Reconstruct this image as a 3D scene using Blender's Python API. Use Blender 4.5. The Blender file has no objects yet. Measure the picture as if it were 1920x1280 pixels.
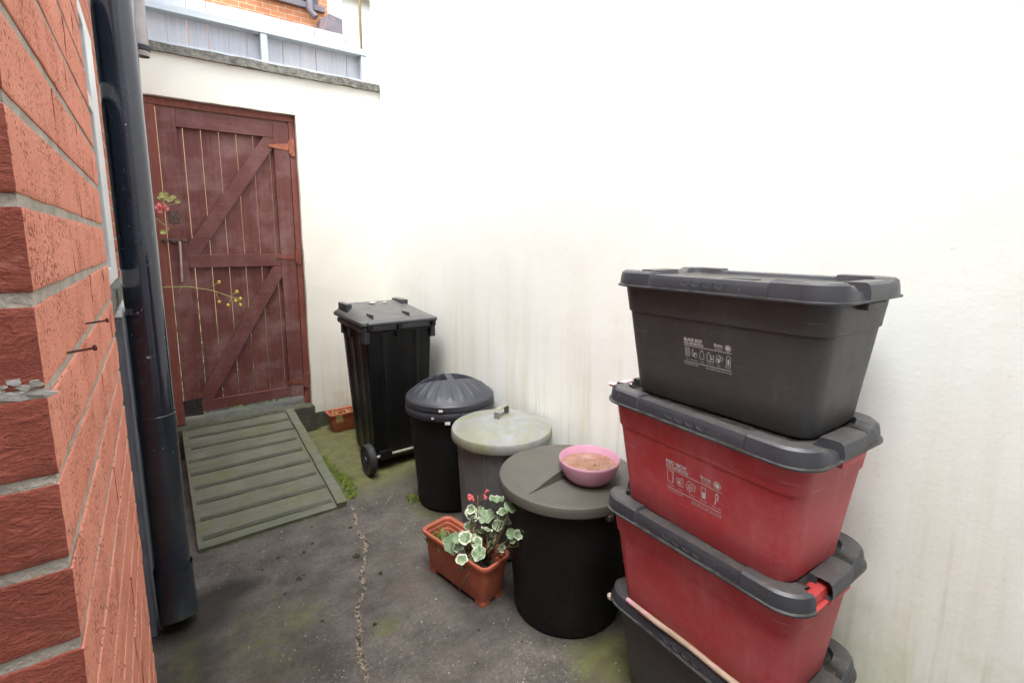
import bpy, bmesh, math, random
from mathutils import Vector, Matrix, noise as mn
random.seed(7)
R = math.radians
S = bpy.context.scene
COL = S.collection

# ------------------------------------------------------------------ materials
class NT:
    def __init__(self, name, rough=0.7, spec=0.4):
        self.m = bpy.data.materials.new(name); self.m.use_nodes = True
        self.t = self.m.node_tree; self.n = self.t.nodes; self.l = self.t.links
        self.b = self.n['Principled BSDF']
        self.b.inputs['Roughness'].default_value = rough
        self.b.inputs['Specular IOR Level'].default_value = spec
        self.tc = self.n.new('ShaderNodeTexCoord'); self.co = self.tc.outputs['Object']
        self.last_h = None
    def set(self, sock, v):
        if isinstance(v, bpy.types.NodeSocket): self.l.new(v, sock)
        elif isinstance(v, (tuple, list)) and len(v) == 3 and sock.type == 'RGBA': sock.default_value = (*v, 1)
        else: sock.default_value = v
    def map(self, scale=(1, 1, 1), rot=(0, 0, 0), vec=None):
        m = self.n.new('ShaderNodeMapping'); self.l.new(vec or self.co, m.inputs['Vector'])
        m.inputs['Scale'].default_value = scale; m.inputs['Rotation'].default_value = rot
        return m.outputs['Vector']
    def noise(self, scale, detail=4, rough=0.55, vec=None, dist=0.0):
        n = self.n.new('ShaderNodeTexNoise'); self.l.new(vec or self.co, n.inputs['Vector'])
        n.inputs['Scale'].default_value = scale; n.inputs['Detail'].default_value = detail
        n.inputs['Roughness'].default_value = rough; n.inputs['Distortion'].default_value = dist
        return n.outputs['Fac']
    def voro(self, scale, feature='F1', vec=None, out='Distance'):
        n = self.n.new('ShaderNodeTexVoronoi'); n.feature = feature; self.l.new(vec or self.co, n.inputs['Vector'])
        n.inputs['Scale'].default_value = scale
        return n.outputs[out]
    def wave(self, scale, dist, detail=3, dscale=1.0, axis='Z', vec=None):
        n = self.n.new('ShaderNodeTexWave'); n.bands_direction = axis; self.l.new(vec or self.co, n.inputs['Vector'])
        n.inputs['Scale'].default_value = scale; n.inputs['Distortion'].default_value = dist
        n.inputs['Detail'].default_value = detail; n.inputs['Detail Scale'].default_value = dscale
        return n.outputs['Fac']
    def ramp(self, f, a, b, lo=0.0, hi=1.0):
        n = self.n.new('ShaderNodeMapRange'); self.set(n.inputs['Value'], f)
        n.inputs['From Min'].default_value = a; n.inputs['From Max'].default_value = b
        n.inputs['To Min'].default_value = lo; n.inputs['To Max'].default_value = hi
        return n.outputs['Result']
    def mix(self, f, a, b, mode='MIX'):
        n = self.n.new('ShaderNodeMix'); n.data_type = 'RGBA'; n.blend_type = mode
        self.set(n.inputs[0], f); self.set(n.inputs[6], a); self.set(n.inputs[7], b)
        return n.outputs[2]
    def op(self, o, a, b=0.0):
        n = self.n.new('ShaderNodeMath'); n.operation = o; self.set(n.inputs[0], a); self.set(n.inputs[1], b)
        return n.outputs[0]
    def attr(self, name):
        n = self.n.new('ShaderNodeAttribute'); n.attribute_name = name
        return n.outputs['Fac']
    def sep(self, vec=None):
        n = self.n.new('ShaderNodeSeparateXYZ'); self.l.new(vec or self.co, n.inputs[0]); return n.outputs
    def col(self, c): self.set(self.b.inputs['Base Color'], c)
    def rough(self, c): self.set(self.b.inputs['Roughness'], c)
    def bump(self, h, dist=0.002, strength=1.0):
        n = self.n.new('ShaderNodeBump'); n.inputs['Strength'].default_value = strength
        n.inputs['Distance'].default_value = dist; self.set(n.inputs['Height'], h)
        if self.last_h: self.l.new(self.last_h, n.inputs['Normal'])
        self.last_h = n.outputs['Normal']; self.l.new(self.last_h, self.b.inputs['Normal'])

def plain(name, c, rough=0.6, c2=None, scale=30, bump=0.0, bscale=200, spec=0.4, metal=0.0):
    t = NT(name, rough, spec)
    c2 = c2 or tuple(x * 0.7 for x in c)
    t.col(t.mix(t.ramp(t.noise(scale, 5, 0.65), 0.35, 0.65), c, c2))
    if bump: t.bump(t.noise(bscale, 3), bump)
    t.b.inputs['Metallic'].default_value = metal
    return t.m

M = {}
# white render of the long boundary wall
def render_wall(name, base, dirt, moss, zlow):
    t = NT(name, 0.85, 0.2)
    x, y, z = t.sep()
    streak = t.noise(1.0, 6, 0.65, t.map((9, 9, 0.55)))
    streak2 = t.noise(1.0, 4, 0.6, t.map((26, 26, 0.9)))
    blot = t.noise(2.3, 6, 0.65)
    low = t.ramp(z, zlow, 0.0)
    s = t.op('MULTIPLY', t.ramp(streak, 0.47, 0.68), t.ramp(z, zlow + 0.25, 0.1))
    c = t.mix(t.op('MULTIPLY', s, 0.7), base, dirt)
    s2 = t.op('MULTIPLY', t.ramp(streak2, 0.58, 0.74), t.ramp(z, zlow, 0.0))
    c = t.mix(t.op('MULTIPLY', s2, 0.85), c, tuple(v * 0.8 for v in dirt))
    c = t.mix(t.op('MULTIPLY', t.ramp(blot, 0.5, 0.75), 0.22), c, tuple(v * 0.82 for v in base))
    m = t.op('MULTIPLY', t.ramp(t.op('ADD', t.op('MULTIPLY', low, 0.75), t.op('MULTIPLY', t.noise(7, 6, 0.7), 0.5)), 0.72, 1.02), 0.72)
    c = t.mix(m, c, moss)
    specks = t.ramp(t.noise(75, 2, 0.5), 0.72, 0.76)
    c = t.mix(t.op('MULTIPLY', specks, 0.22), c, (0.35, 0.33, 0.28))
    scar = t.op('MULTIPLY', t.ramp(t.noise(38, 5, 0.75), 0.56, 0.66), t.ramp(t.noise(2.0, 3), 0.52, 0.62))
    c = t.mix(t.op('MULTIPLY', scar, 0.3), c, (0.5, 0.47, 0.4))
    t.col(c)
    t.bump(t.noise(3.2, 5, 0.6), 0.007, 0.5)
    t.bump(t.noise(85, 5, 0.72), 0.0008, 0.6)
    return t.m
M['white_render'] = render_wall('white_render', (0.79, 0.805, 0.758), (0.57, 0.55, 0.36), (0.42, 0.425, 0.17), 1.25)
M['cream_render'] = render_wall('cream_render', (0.80, 0.785, 0.70), (0.64, 0.60, 0.44), (0.40, 0.41, 0.20), 0.7)

def concrete():
    t = NT('yard_concrete', 0.8, 0.35)
    moss, crack, damp_and_dark, wear = (t.attr(a) for a in ('moss', 'crack', 'damp_and_dark', 'wear'))
    n1 = t.noise(4.5, 8, 0.72); n2 = t.noise(60, 4, 0.7); n3 = t.noise(260, 2)
    c = t.mix(t.ramp(n1, 0.38, 0.64), (0.066, 0.059, 0.051), (0.150, 0.134, 0.115))
    c = t.mix(t.op('MULTIPLY', t.ramp(n2, 0.45, 0.7), 0.5), c, (0.034, 0.031, 0.028))
    agg = t.ramp(t.noise(95, 3, 0.6), 0.60, 0.68)
    c = t.mix(t.op('MULTIPLY', agg, t.ramp(wear, 0.1, 0.9, 0.12, 0.85)), c, (0.27, 0.245, 0.20))
    fleck = t.op('MULTIPLY', t.ramp(t.noise(170, 1), 0.70, 0.74), 0.65)
    c = t.mix(fleck, c, (0.25, 0.245, 0.23))
    brown = t.ramp(t.noise(1.7, 4, 0.7), 0.55, 0.72)
    c = t.mix(t.op('MULTIPLY', brown, 0.55), c, (0.100, 0.073, 0.053))
    mm = t.ramp(t.op('ADD', moss, t.op('MULTIPLY', t.op('SUBTRACT', t.noise(22, 6, 0.75), 0.5), 1.3)), 0.3, 0.8)
    mc = t.mix(t.ramp(t.noise(14, 4), 0.4, 0.6), (0.098, 0.094, 0.038), (0.135, 0.142, 0.042))
    c = t.mix(t.op('MULTIPLY', mm, 0.82), c, mc)
    c = t.mix(t.op('MULTIPLY', t.ramp(damp_and_dark, 0.15, 0.8), 0.8), c, (0.012, 0.0115, 0.0105))
    grit = t.mix(t.ramp(t.noise(70, 4, 0.7), 0.42, 0.58), (0.30, 0.245, 0.175), (0.020, 0.016, 0.011))
    c = t.mix(t.ramp(t.op('ADD', crack, t.op('MULTIPLY', t.op('SUBTRACT', t.noise(55, 4, 0.7), 0.5), 1.6)), 0.32, 0.62), c, grit)
    t.col(c)
    t.rough(t.ramp(damp_and_dark, 0, 1, 0.82, 0.45))
    t.bump(t.noise(24, 6, 0.7), 0.006, 0.8)
    t.bump(t.noise(150, 4, 0.7), 0.003)
    return t.m
M['concrete'] = concrete()

def brick_side(name, front):
    t = NT(name, 0.88, 0.25)
    n = t.noise(9, 5, 0.65)
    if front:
        c = t.mix(t.ramp(n, 0.35, 0.65), (0.38, 0.105, 0.070), (0.27, 0.072, 0.050))  # redder creased face, darkened further to paint in its shade
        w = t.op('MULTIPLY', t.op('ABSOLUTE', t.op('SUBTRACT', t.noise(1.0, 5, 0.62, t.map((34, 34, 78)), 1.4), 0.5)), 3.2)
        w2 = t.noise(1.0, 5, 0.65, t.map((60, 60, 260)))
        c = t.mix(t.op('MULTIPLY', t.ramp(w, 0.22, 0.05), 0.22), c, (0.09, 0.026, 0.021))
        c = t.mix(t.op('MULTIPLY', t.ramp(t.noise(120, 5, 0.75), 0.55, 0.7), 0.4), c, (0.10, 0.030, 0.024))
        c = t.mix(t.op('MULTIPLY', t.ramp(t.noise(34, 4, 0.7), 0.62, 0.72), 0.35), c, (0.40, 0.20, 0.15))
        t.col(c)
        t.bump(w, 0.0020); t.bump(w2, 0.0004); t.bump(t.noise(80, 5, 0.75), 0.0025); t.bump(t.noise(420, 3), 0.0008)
    else:
        c = t.mix(t.ramp(n, 0.35, 0.65), (0.79, 0.325, 0.220), (0.70, 0.255, 0.165))
        pit = t.noise(1.0, 2, 0.5, t.map((240, 190, 240)))
        zone = t.ramp(t.noise(14, 3), 0.36, 0.66, 0.28, 0.43)
        p = t.ramp(t.op('SUBTRACT', pit, zone), -0.07, 0.06)
        c = t.mix(t.op('MULTIPLY', t.op('SUBTRACT', 1.0, p), 0.75), c, (0.42, 0.120, 0.078))
        c = t.mix(t.op('MULTIPLY', t.ramp(t.noise(46, 4, 0.7), 0.6, 0.72), 0.3), c, (0.66, 0.34, 0.24))
        t.col(c)
        t.bump(p, 0.0035); t.bump(t.noise(300, 4, 0.65), 0.0022)
        t.bump(t.noise(45, 4, 0.6), 0.002, 0.5)
    return t.m
M['brick_side'] = brick_side('brick_pitted', False)
M['brick_front_shaded'] = brick_side('brick_creased_shaded', True)
M['mortar'] = plain('mortar', (0.50, 0.45, 0.375), 0.95, (0.33, 0.30, 0.25), 22, 0.003, 240, 0.1)

def wall_bricks(name, a, b, mort, axis, sc=1.0):
    t = NT(name, 0.85, 0.2)
    x, y, z = t.sep()
    cmb = t.n.new('ShaderNodeCombineXYZ')
    t.l.new(y if axis == 'Y' else x, cmb.inputs[0]); t.l.new(z, cmb.inputs[1])
    bt = t.n.new('ShaderNodeTexBrick'); t.l.new(cmb.outputs[0], bt.inputs['Vector'])
    for k, v in (('Color1', a), ('Color2', b), ('Mortar', mort)): bt.inputs[k].default_value = (*v, 1)
    bt.inputs['Scale'].default_value = 1.0; bt.inputs['Mortar Size'].default_value = 0.006
    bt.inputs['Brick Width'].default_value = 0.225; bt.inputs['Row Height'].default_value = 0.0755
    c = t.mix(t.op('MULTIPLY', t.ramp(t.noise(12, 4), 0.4, 0.7), 0.4), bt.outputs['Color'], tuple(v * 0.6 for v in a))
    t.col(c)
    t.bump(t.op('SUBTRACT', 1.0, bt.outputs['Fac']), 0.006); t.bump(t.noise(180, 3), 0.002)
    return t.m
M['house_brick'] = wall_bricks('house_brick', (0.50, 0.150, 0.075), (0.40, 0.105, 0.055), (0.42, 0.38, 0.32), 'Y')
M['far_brick'] = wall_bricks('far_brick', (0.50, 0.20, 0.09), (0.43, 0.16, 0.075), (0.52, 0.40, 0.28), 'X')

def wood_paint(name, a, b, wearc, axis='Z', wear=0.5, rough=0.55, low=None):
    t = NT(name, rough, 0.35)
    st = (60, 60, 1.6) if axis == 'Z' else (1.6, 60, 60)
    g = t.noise(1.0, 5, 0.6, t.map(st)); n = t.noise(4.5, 5, 0.65)
    c = t.mix(t.ramp(g, 0.35, 0.65), a, b)
    c = t.mix(t.op('MULTIPLY', t.ramp(n, 0.45, 0.72), wear), c, wearc)
    if low:
        x, y, z = t.sep()
        c = t.mix(t.op('MULTIPLY', t.ramp(t.op('ADD', z, t.op('MULTIPLY', t.noise(9, 5), -0.35)), 0.22, -0.1), 0.8), c, low)
    c = t.mix(t.op('MULTIPLY', t.ramp(t.noise(120, 3, 0.6), 0.66, 0.72), 0.3), c, tuple(min(1, v * 1.8 + 0.05) for v in wearc))
    t.col(c); t.bump(g, 0.0012); t.bump(t.noise(160, 3), 0.0006)
    t.rough(t.ramp(n, 0.3, 0.7, rough - 0.12, rough + 0.18))
    return t.m
M['gate_board'] = wood_paint('gate_board_paint', (0.165, 0.056, 0.048), (0.125, 0.042, 0.037), (0.29, 0.175, 0.16), 'Z', 0.75)
M['gate_rail'] = wood_paint('gate_rail_paint', (0.158, 0.056, 0.048), (0.122, 0.043, 0.038), (0.29, 0.16, 0.15), 'X')
M['gate_edge'] = wood_paint('gate_frame_paint', (0.22, 0.065, 0.045), (0.165, 0.046, 0.034), (0.28, 0.15, 0.12))
M['rot'] = plain('rotten_wood', (0.022, 0.016, 0.018), 0.8, (0.05, 0.035, 0.035), 30, 0.004, 80)
M['fence_paint'] = wood_paint('fence_paint', (0.55, 0.56, 0.61), (0.46, 0.48, 0.53), (0.62, 0.60, 0.58), 'Z', 0.6, 0.75)
M['fence_rail'] = wood_paint('fence_rail_paint', (0.52, 0.57, 0.60), (0.45, 0.50, 0.54), (0.58, 0.6, 0.6), 'X', 0.4, 0.75)
M['hinge'] = plain('hinge_primer', (0.42, 0.15, 0.08), 0.7, (0.24, 0.075, 0.045), 40, 0.001, 300)
M['latch'] = plain('latch_iron', (0.16, 0.11, 0.10), 0.55, (0.08, 0.05, 0.04), 60, 0.001, 300, 0.5, 0.4)
M['rod'] = plain('steel_rod', (0.55, 0.52, 0.50), 0.4, (0.38, 0.33, 0.30), 60, 0, 100, 0.5, 0.6)
M['rust'] = plain('rust', (0.075, 0.028, 0.018), 0.8, (0.16, 0.055, 0.03), 300, 0.001, 600)
M['old_paint'] = plain('old_paint', (0.46, 0.44, 0.41), 0.8, (0.30, 0.28, 0.25), 90, 0.001, 200)
M['white_paint'] = plain('white_paint', (0.78, 0.77, 0.74), 0.6, (0.6, 0.57, 0.53), 60, 0.001, 200)
M['upvc'] = plain('white_frame', (0.82, 0.83, 0.82), 0.35, (0.74, 0.76, 0.74), 8)
M['sill'] = plain('sill_stone', (0.20, 0.20, 0.17), 0.85, (0.10, 0.10, 0.07), 40, 0.004, 60)
M['panel'] = plain('panel_paint', (0.16, 0.19, 0.22), 0.45, (0.11, 0.135, 0.16), 8)
M['coping'] = plain('coping_concrete', (0.24, 0.23, 0.20), 0.95, (0.10, 0.10, 0.085), 24, 0.010, 45, 0.1)
M['plinth'] = plain('plinth_tar', (0.055, 0.052, 0.045), 0.85, (0.09, 0.095, 0.06), 12, 0.006, 60)
M['glass'] = plain('window_glass', (0.03, 0.04, 0.045), 0.08, (0.02, 0.03, 0.03), 3, 0, 1, 0.6)
M['slate'] = plain('slate', (0.16, 0.13, 0.14), 0.7, (0.10, 0.09, 0.10), 6, 0.004, 30)
M['far_tan'] = plain('far_tan', (0.34, 0.19, 0.10), 0.85, (0.22, 0.15, 0.08), 1.5)
M['far_white'] = plain('far_white_render', (0.8, 0.8, 0.79), 0.8, (0.72, 0.72, 0.7), 4)

def plastic(name, a, b, dust, rough, grain=420, gb=0.0006, dustamt=0.4, up=0.5, spec=0.45, recess=False, runs=0.0):
    t = NT(name, rough, spec)
    geo = t.n.new('ShaderNodeNewGeometry')
    nz = t.sep(geo.outputs['Normal'])[2]
    c = t.mix(t.ramp(t.noise(7, 6, 0.7), 0.35, 0.65), a, b)
    d = t.ramp(t.noise(5, 6, 0.75), 0.42, 0.72)
    c = t.mix(t.op('MULTIPLY', d, dustamt), c, dust)
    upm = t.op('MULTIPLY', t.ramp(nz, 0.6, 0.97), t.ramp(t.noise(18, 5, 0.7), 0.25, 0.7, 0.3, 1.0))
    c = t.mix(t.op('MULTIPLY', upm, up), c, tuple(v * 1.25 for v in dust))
    if recess:
        zz = t.sep()[2]
        c = t.mix(t.op('MULTIPLY', t.op('MULTIPLY', t.ramp(nz, 0.8, 0.97), t.ramp(zz, 0.3570, 0.3515)), t.ramp(t.noise(26, 6, 0.75), 0.36, 0.56)), c, (0.016, 0.014, 0.009))
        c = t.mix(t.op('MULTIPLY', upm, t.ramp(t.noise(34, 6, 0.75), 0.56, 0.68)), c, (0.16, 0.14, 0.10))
    if runs:
        rn = t.op('MULTIPLY', t.ramp(t.noise(1.0, 5, 0.65, t.map((24, 24, 3))), 0.5, 0.7), t.ramp(t.noise(3, 3), 0.4, 0.65))
        c = t.mix(t.op('MULTIPLY', rn, runs), c, tuple(v * 1.5 for v in dust))
        sc = t.ramp(t.noise(1.0, 2, 0.5, t.map((9, 9, 160), (0.5, 0.3, 0.2))), 0.70, 0.73)
        c = t.mix(t.op('MULTIPLY', sc, 0.3), c, tuple(min(0.6, v * 2.2) for v in dust))
    sp = t.ramp(t.noise(140, 2), 0.72, 0.76)
    c = t.mix(t.op('MULTIPLY', sp, 0.35), c, (0.4, 0.38, 0.35))
    t.col(c)
    t.rough(t.ramp(d, 0, 1, rough, min(1, rough + 0.2)))
    t.bump(t.noise(grain, 3, 0.6), gb)
    t.bump(t.noise(9, 3), 0.003, 0.5)
    return t.m
M['box_black'] = plastic('box_black_plastic', (0.056, 0.056, 0.058), (0.048, 0.048, 0.050), (0.095, 0.092, 0.086), 0.42, 520, 0.0006, 0.4, 0.3, runs=0.35)
M['box_red'] = plastic('box_red_plastic', (0.48, 0.055, 0.064), (0.43, 0.042, 0.050), (0.52, 0.17, 0.18), 0.45, 520, 0.0006, 0.7, 0.1, runs=0.4)
M['red_edge'] = plastic('box_red_rim', (0.36, 0.036, 0.036), (0.30, 0.028, 0.028), (0.46, 0.10, 0.09), 0.4, 520, 0.0004, 0.2, 0.1)
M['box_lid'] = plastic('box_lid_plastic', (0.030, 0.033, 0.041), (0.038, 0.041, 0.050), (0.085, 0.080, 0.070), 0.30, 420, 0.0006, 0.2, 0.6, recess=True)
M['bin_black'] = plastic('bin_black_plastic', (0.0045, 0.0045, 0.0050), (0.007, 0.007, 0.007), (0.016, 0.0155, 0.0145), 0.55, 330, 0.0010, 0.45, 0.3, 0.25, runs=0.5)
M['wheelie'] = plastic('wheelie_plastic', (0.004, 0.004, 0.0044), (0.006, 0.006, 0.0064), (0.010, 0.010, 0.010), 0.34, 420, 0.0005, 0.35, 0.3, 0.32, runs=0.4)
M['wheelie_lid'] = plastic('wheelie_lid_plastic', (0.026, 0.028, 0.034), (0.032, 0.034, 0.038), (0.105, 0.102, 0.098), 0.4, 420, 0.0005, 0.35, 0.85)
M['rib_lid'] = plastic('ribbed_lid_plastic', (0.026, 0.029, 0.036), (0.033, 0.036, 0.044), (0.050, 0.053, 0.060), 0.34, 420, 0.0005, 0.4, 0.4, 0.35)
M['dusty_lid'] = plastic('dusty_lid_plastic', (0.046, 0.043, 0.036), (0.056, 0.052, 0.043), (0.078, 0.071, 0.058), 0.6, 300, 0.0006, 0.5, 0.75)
M['rubber'] = plain('rubber', (0.020, 0.020, 0.022), 0.6, (0.035, 0.035, 0.036), 30, 0.0006, 300)
M['axle'] = plain('axle_metal', (0.5, 0.48, 0.42), 0.4, (0.35, 0.32, 0.25), 40, 0, 1, 0.5, 0.6)

def galv(name, a, b, alg, amt, metal):
    t = NT(name, 0.55, 0.4)
    c = t.mix(t.ramp(t.noise(14, 6, 0.7), 0.35, 0.65), a, b)
    c = t.mix(t.op('MULTIPLY', t.ramp(t.noise(6.5, 6, 0.72), 0.45, 0.68), amt), c, alg)
    c = t.mix(t.op('MULTIPLY', t.ramp(t.voro(60), 0.25, 0.6), 0.15), c, tuple(v * 0.7 for v in a))
    t.col(c); t.b.inputs['Metallic'].default_value = metal
    t.bump(t.noise(120, 4, 0.7), 0.0008); t.bump(t.noise(11, 3), 0.004, 0.6)
    return t.m
M['galv_lid'] = galv('weathered_zinc_lid', (0.27, 0.275, 0.265), (0.19, 0.197, 0.187), (0.19, 0.20, 0.07), 0.95, 0.15)
M['galv_body'] = galv('weathered_zinc_body', (0.17, 0.175, 0.185), (0.125, 0.13, 0.136), (0.14, 0.135, 0.11), 0.4, 0.3)

def pipe_mat():
    t = NT('black_pipe', 0.2, 0.5)
    x, y, z = t.sep()
    n = t.noise(8, 5, 0.7)
    c = t.mix(t.ramp(n, 0.35, 0.65), (0.009, 0.014, 0.028), (0.014, 0.022, 0.042))
    fl = t.op('MULTIPLY', t.ramp(t.noise(42, 4, 0.75), 0.655, 0.68), t.ramp(t.noise(3.2, 2), 0.48, 0.6))
    c = t.mix(fl, c, (0.5, 0.52, 0.52))
    gr = t.op('MULTIPLY', t.ramp(z, 1.05, 0.5), t.ramp(t.noise(5, 5, 0.7), 0.4, 0.6))
    c = t.mix(t.op('MULTIPLY', gr, 0.8), c, (0.022, 0.034, 0.030))
    t.b.inputs['Coat Weight'].default_value = 0.7; t.b.inputs['Coat Roughness'].default_value = 0.06
    t.col(c); t.rough(t.op('ADD', t.ramp(n, 0.3, 0.7, 0.13, 0.19), t.ramp(z, 1.0, 0.6, 0, 0.4)))
    t.bump(t.noise(6, 2), 0.002, 0.3)
    return t.m
M['pipe'] = pipe_mat()
M['grey_pipe'] = plain('grey_pipe', (0.34, 0.31, 0.29), 0.4, (0.25, 0.23, 0.22), 8)
M['terracotta'] = plain('terracotta_plastic', (0.40, 0.115, 0.062), 0.5, (0.33, 0.088, 0.047), 16, 0.0006, 240)
M['soil'] = plain('potting_soil', (0.045, 0.035, 0.024), 0.95, (0.09, 0.07, 0.045), 90, 0.012, 90)
M['stem'] = plain('plant_stem', (0.20, 0.17, 0.07), 0.7, (0.13, 0.09, 0.04), 60)
M['dead'] = plain('dead_stem', (0.24, 0.13, 0.085), 0.85, (0.15, 0.08, 0.05), 60)
M['green'] = plain('weed_green', (0.10, 0.19, 0.035), 0.6, (0.16, 0.22, 0.05), 60)
M['bronze'] = plain('pale_sprig', (0.38, 0.34, 0.12), 0.6, (0.26, 0.27, 0.09), 60)
M['flower'] = plain('salmon_petal', (0.80, 0.13, 0.13), 0.55, (0.75, 0.2, 0.19), 60)
M['pink_flower'] = plain('pink_petal', (0.78, 0.17, 0.20), 0.55, (0.8, 0.25, 0.22), 60)
M['yellow'] = plain('yellow_bud', (0.68, 0.52, 0.08), 0.55, (0.55, 0.45, 0.08), 60)
def leaf_mat():
    t = NT('variegated_leaf', 0.5, 0.35); t.b.inputs['Subsurface Weight'].default_value = 0.0
    e = t.attr('edge'); k = t.ramp(t.op('ADD', e, t.op('MULTIPLY', t.op('SUBTRACT', t.noise(95, 4, 0.7), 0.5), 0.55)), 0.80, 0.95)
    g = t.mix(t.ramp(t.noise(50, 4), 0.4, 0.62), (0.125, 0.20, 0.095), (0.25, 0.32, 0.20))
    t.col(t.mix(k, g, (0.60, 0.62, 0.47))); t.bump(t.noise(110, 3), 0.0015)
    return t.m
M['leaf'] = leaf_mat()
M['moss'] = plain('moss', (0.19, 0.25, 0.03), 0.9, (0.11, 0.16, 0.022), 30)
M['pink'] = plain('pink_melamine', (0.55, 0.30, 0.405), 0.28, (0.50, 0.265, 0.36), 8, 0, 1, 0.5)
M['pale_pink'] = plain('pale_pink_plastic', (0.82, 0.56, 0.62), 0.4, (0.75, 0.5, 0.56), 30)
def water():
    t = NT('murky_water', 0.03, 0.5)
    c = t.mix(t.ramp(t.noise(20, 5, 0.65), 0.35, 0.65), (0.19, 0.090, 0.052), (0.28, 0.160, 0.115))
    c = t.mix(t.ramp(t.noise(130, 3, 0.6), 0.63, 0.68), c, (0.12, 0.05, 0.025))
    t.col(c); return t.m
M['water'] = water()
def stick():
    t = NT('weathered_cane', 0.7, 0.3)
    c = t.mix(t.ramp(t.noise(1.0, 5, 0.7, t.map((90, 9, 90))), 0.35, 0.65), (0.52, 0.40, 0.30), (0.34, 0.25, 0.18))
    c = t.mix(t.ramp(t.noise(6.0, 3), 0.58, 0.64), c, (0.62, 0.30, 0.38))
    t.col(c); t.bump(t.noise(220, 3), 0.001); return t.m
M['stick'] = stick()
M['print'] = plain('white_print', (0.66, 0.66, 0.66), 0.7, (0.50, 0.50, 0.50), 160)
M['pebble'] = plain('pebble', (0.55, 0.47, 0.38), 0.7, (0.4, 0.33, 0.25), 90)
M['litter'] = plain('leaf_litter', (0.020, 0.016, 0.012), 0.8, (0.05, 0.035, 0.022), 200)
M['grit'] = plain('pale_grit', (0.45, 0.43, 0.40), 0.8, (0.3, 0.28, 0.25), 300)
def felt():
    t = NT('mossy_felt', 0.85, 0.3)
    c = t.mix(t.ramp(t.noise(6, 6, 0.65), 0.35, 0.65), (0.118, 0.124, 0.092), (0.155, 0.162, 0.125))
    c = t.mix(t.op('MULTIPLY', t.ramp(t.noise(4.5, 6, 0.75), 0.47, 0.66), 0.7), c, (0.130, 0.136, 0.058))
    c = t.mix(t.op('MULTIPLY', t.ramp(t.noise(1, 4, 0.6, t.map((2, 30, 2))), 0.5, 0.7), 0.4), c, (0.05, 0.053, 0.038))
    c = t.mix(t.op('MULTIPLY', t.ramp(t.noise(90, 3, 0.6), 0.6, 0.68), 0.4), c, (0.03, 0.034, 0.022))
    t.col(c); t.bump(t.noise(130, 5, 0.7), 0.002); t.bump(t.noise(16, 4), 0.004, 0.6)
    return t.m
M['felt'] = felt()
M['felt_dark'] = plain('felt_dark', (0.082, 0.085, 0.062), 0.85, (0.060, 0.063, 0.044), 20, 0.002, 160)

# ------------------------------------------------------------------ mesh helpers
def link(name, me, mats, parent=None):
    o = bpy.data.objects.new(name, me); COL.objects.link(o)
    for m in (mats if isinstance(mats, (list, tuple)) else [mats]): me.materials.append(M[m] if isinstance(m, str) else m)
    if parent: o.parent = parent
    return o
def from_bm(name, bm, mat, parent=None, smooth=False, angle=None):
    bmesh.ops.recalc_face_normals(bm, faces=bm.faces)
    me = bpy.data.meshes.new(name); bm.to_mesh(me); bm.free()
    if smooth:
        for p in me.polygons: p.use_smooth = True
        if angle: me.set_sharp_from_angle(angle=R(angle))
    return link(name, me, mat, parent)
def box(bm, x0, x1, y0, y1, z0, z1, bev=0.0, seg=2, mtx=None):
    b = bmesh.new()
    bmesh.ops.create_cube(b, size=1)
    for v in b.verts:
        v.co = Vector(((x0 + x1) / 2 + v.co.x * (x1 - x0), (y0 + y1) / 2 + v.co.y * (y1 - y0), (z0 + z1) / 2 + v.co.z * (z1 - z0)))
    if bev: bmesh.ops.bevel(b, geom=b.edges[:], offset=bev, segments=seg, affect='EDGES', profile=0.6)
    add(bm, b, mtx)
def add(bm, b, mtx=None):
    b.verts.index_update(); vs = [bm.verts.new(mtx @ v.co if mtx else v.co) for v in b.verts]
    for f in b.faces:
        try:
            nf = bm.faces.new([vs[v.index] for v in f.verts]); nf.material_index = f.material_index
        except ValueError: pass
    b.free()
def loft(bm, rings, cap0=True, cap1=True, closed=True):
    vr = [[bm.verts.new(p) for p in r] for r in rings]
    n = len(rings[0]); out = []
    for a, b in zip(vr, vr[1:]):
        fs = []
        for i in range(n if closed else n - 1):
            j = (i + 1) % n
            fs.append(bm.faces.new((a[i], a[j], b[j], b[i])))
        out.append(fs)
    if cap0: bm.faces.new(list(reversed(vr[0])))
    if cap1: bm.faces.new(vr[-1])
    return vr, out
def lathe(bm, prof, seg=64, cap0=False, cap1=False, cx=0, cy=0):
    return loft(bm, [[Vector((cx + r * math.cos(2 * math.pi * i / seg), cy + r * math.sin(2 * math.pi * i / seg), z)) for i in range(seg)] for r, z in prof], cap0, cap1)
def tube(bm, pts, rad, seg=10, cap=True):
    pts = [Vector(p) for p in pts]; rad = rad if isinstance(rad, (list, tuple)) else [rad] * len(pts)
    rings = []; up = None
    for i, p in enumerate(pts):
        d = (pts[min(i + 1, len(pts) - 1)] - pts[max(i - 1, 0)]).normalized()
        if up is None: up = d.orthogonal().normalized()
        up = (up - d * up.dot(d)).normalized(); s = d.cross(up)
        rings.append([p + (up * math.cos(2 * math.pi * k / seg) + s * math.sin(2 * math.pi * k / seg)) * rad[i] for k in range(seg)])
    loft(bm, rings, cap, cap)
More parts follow.
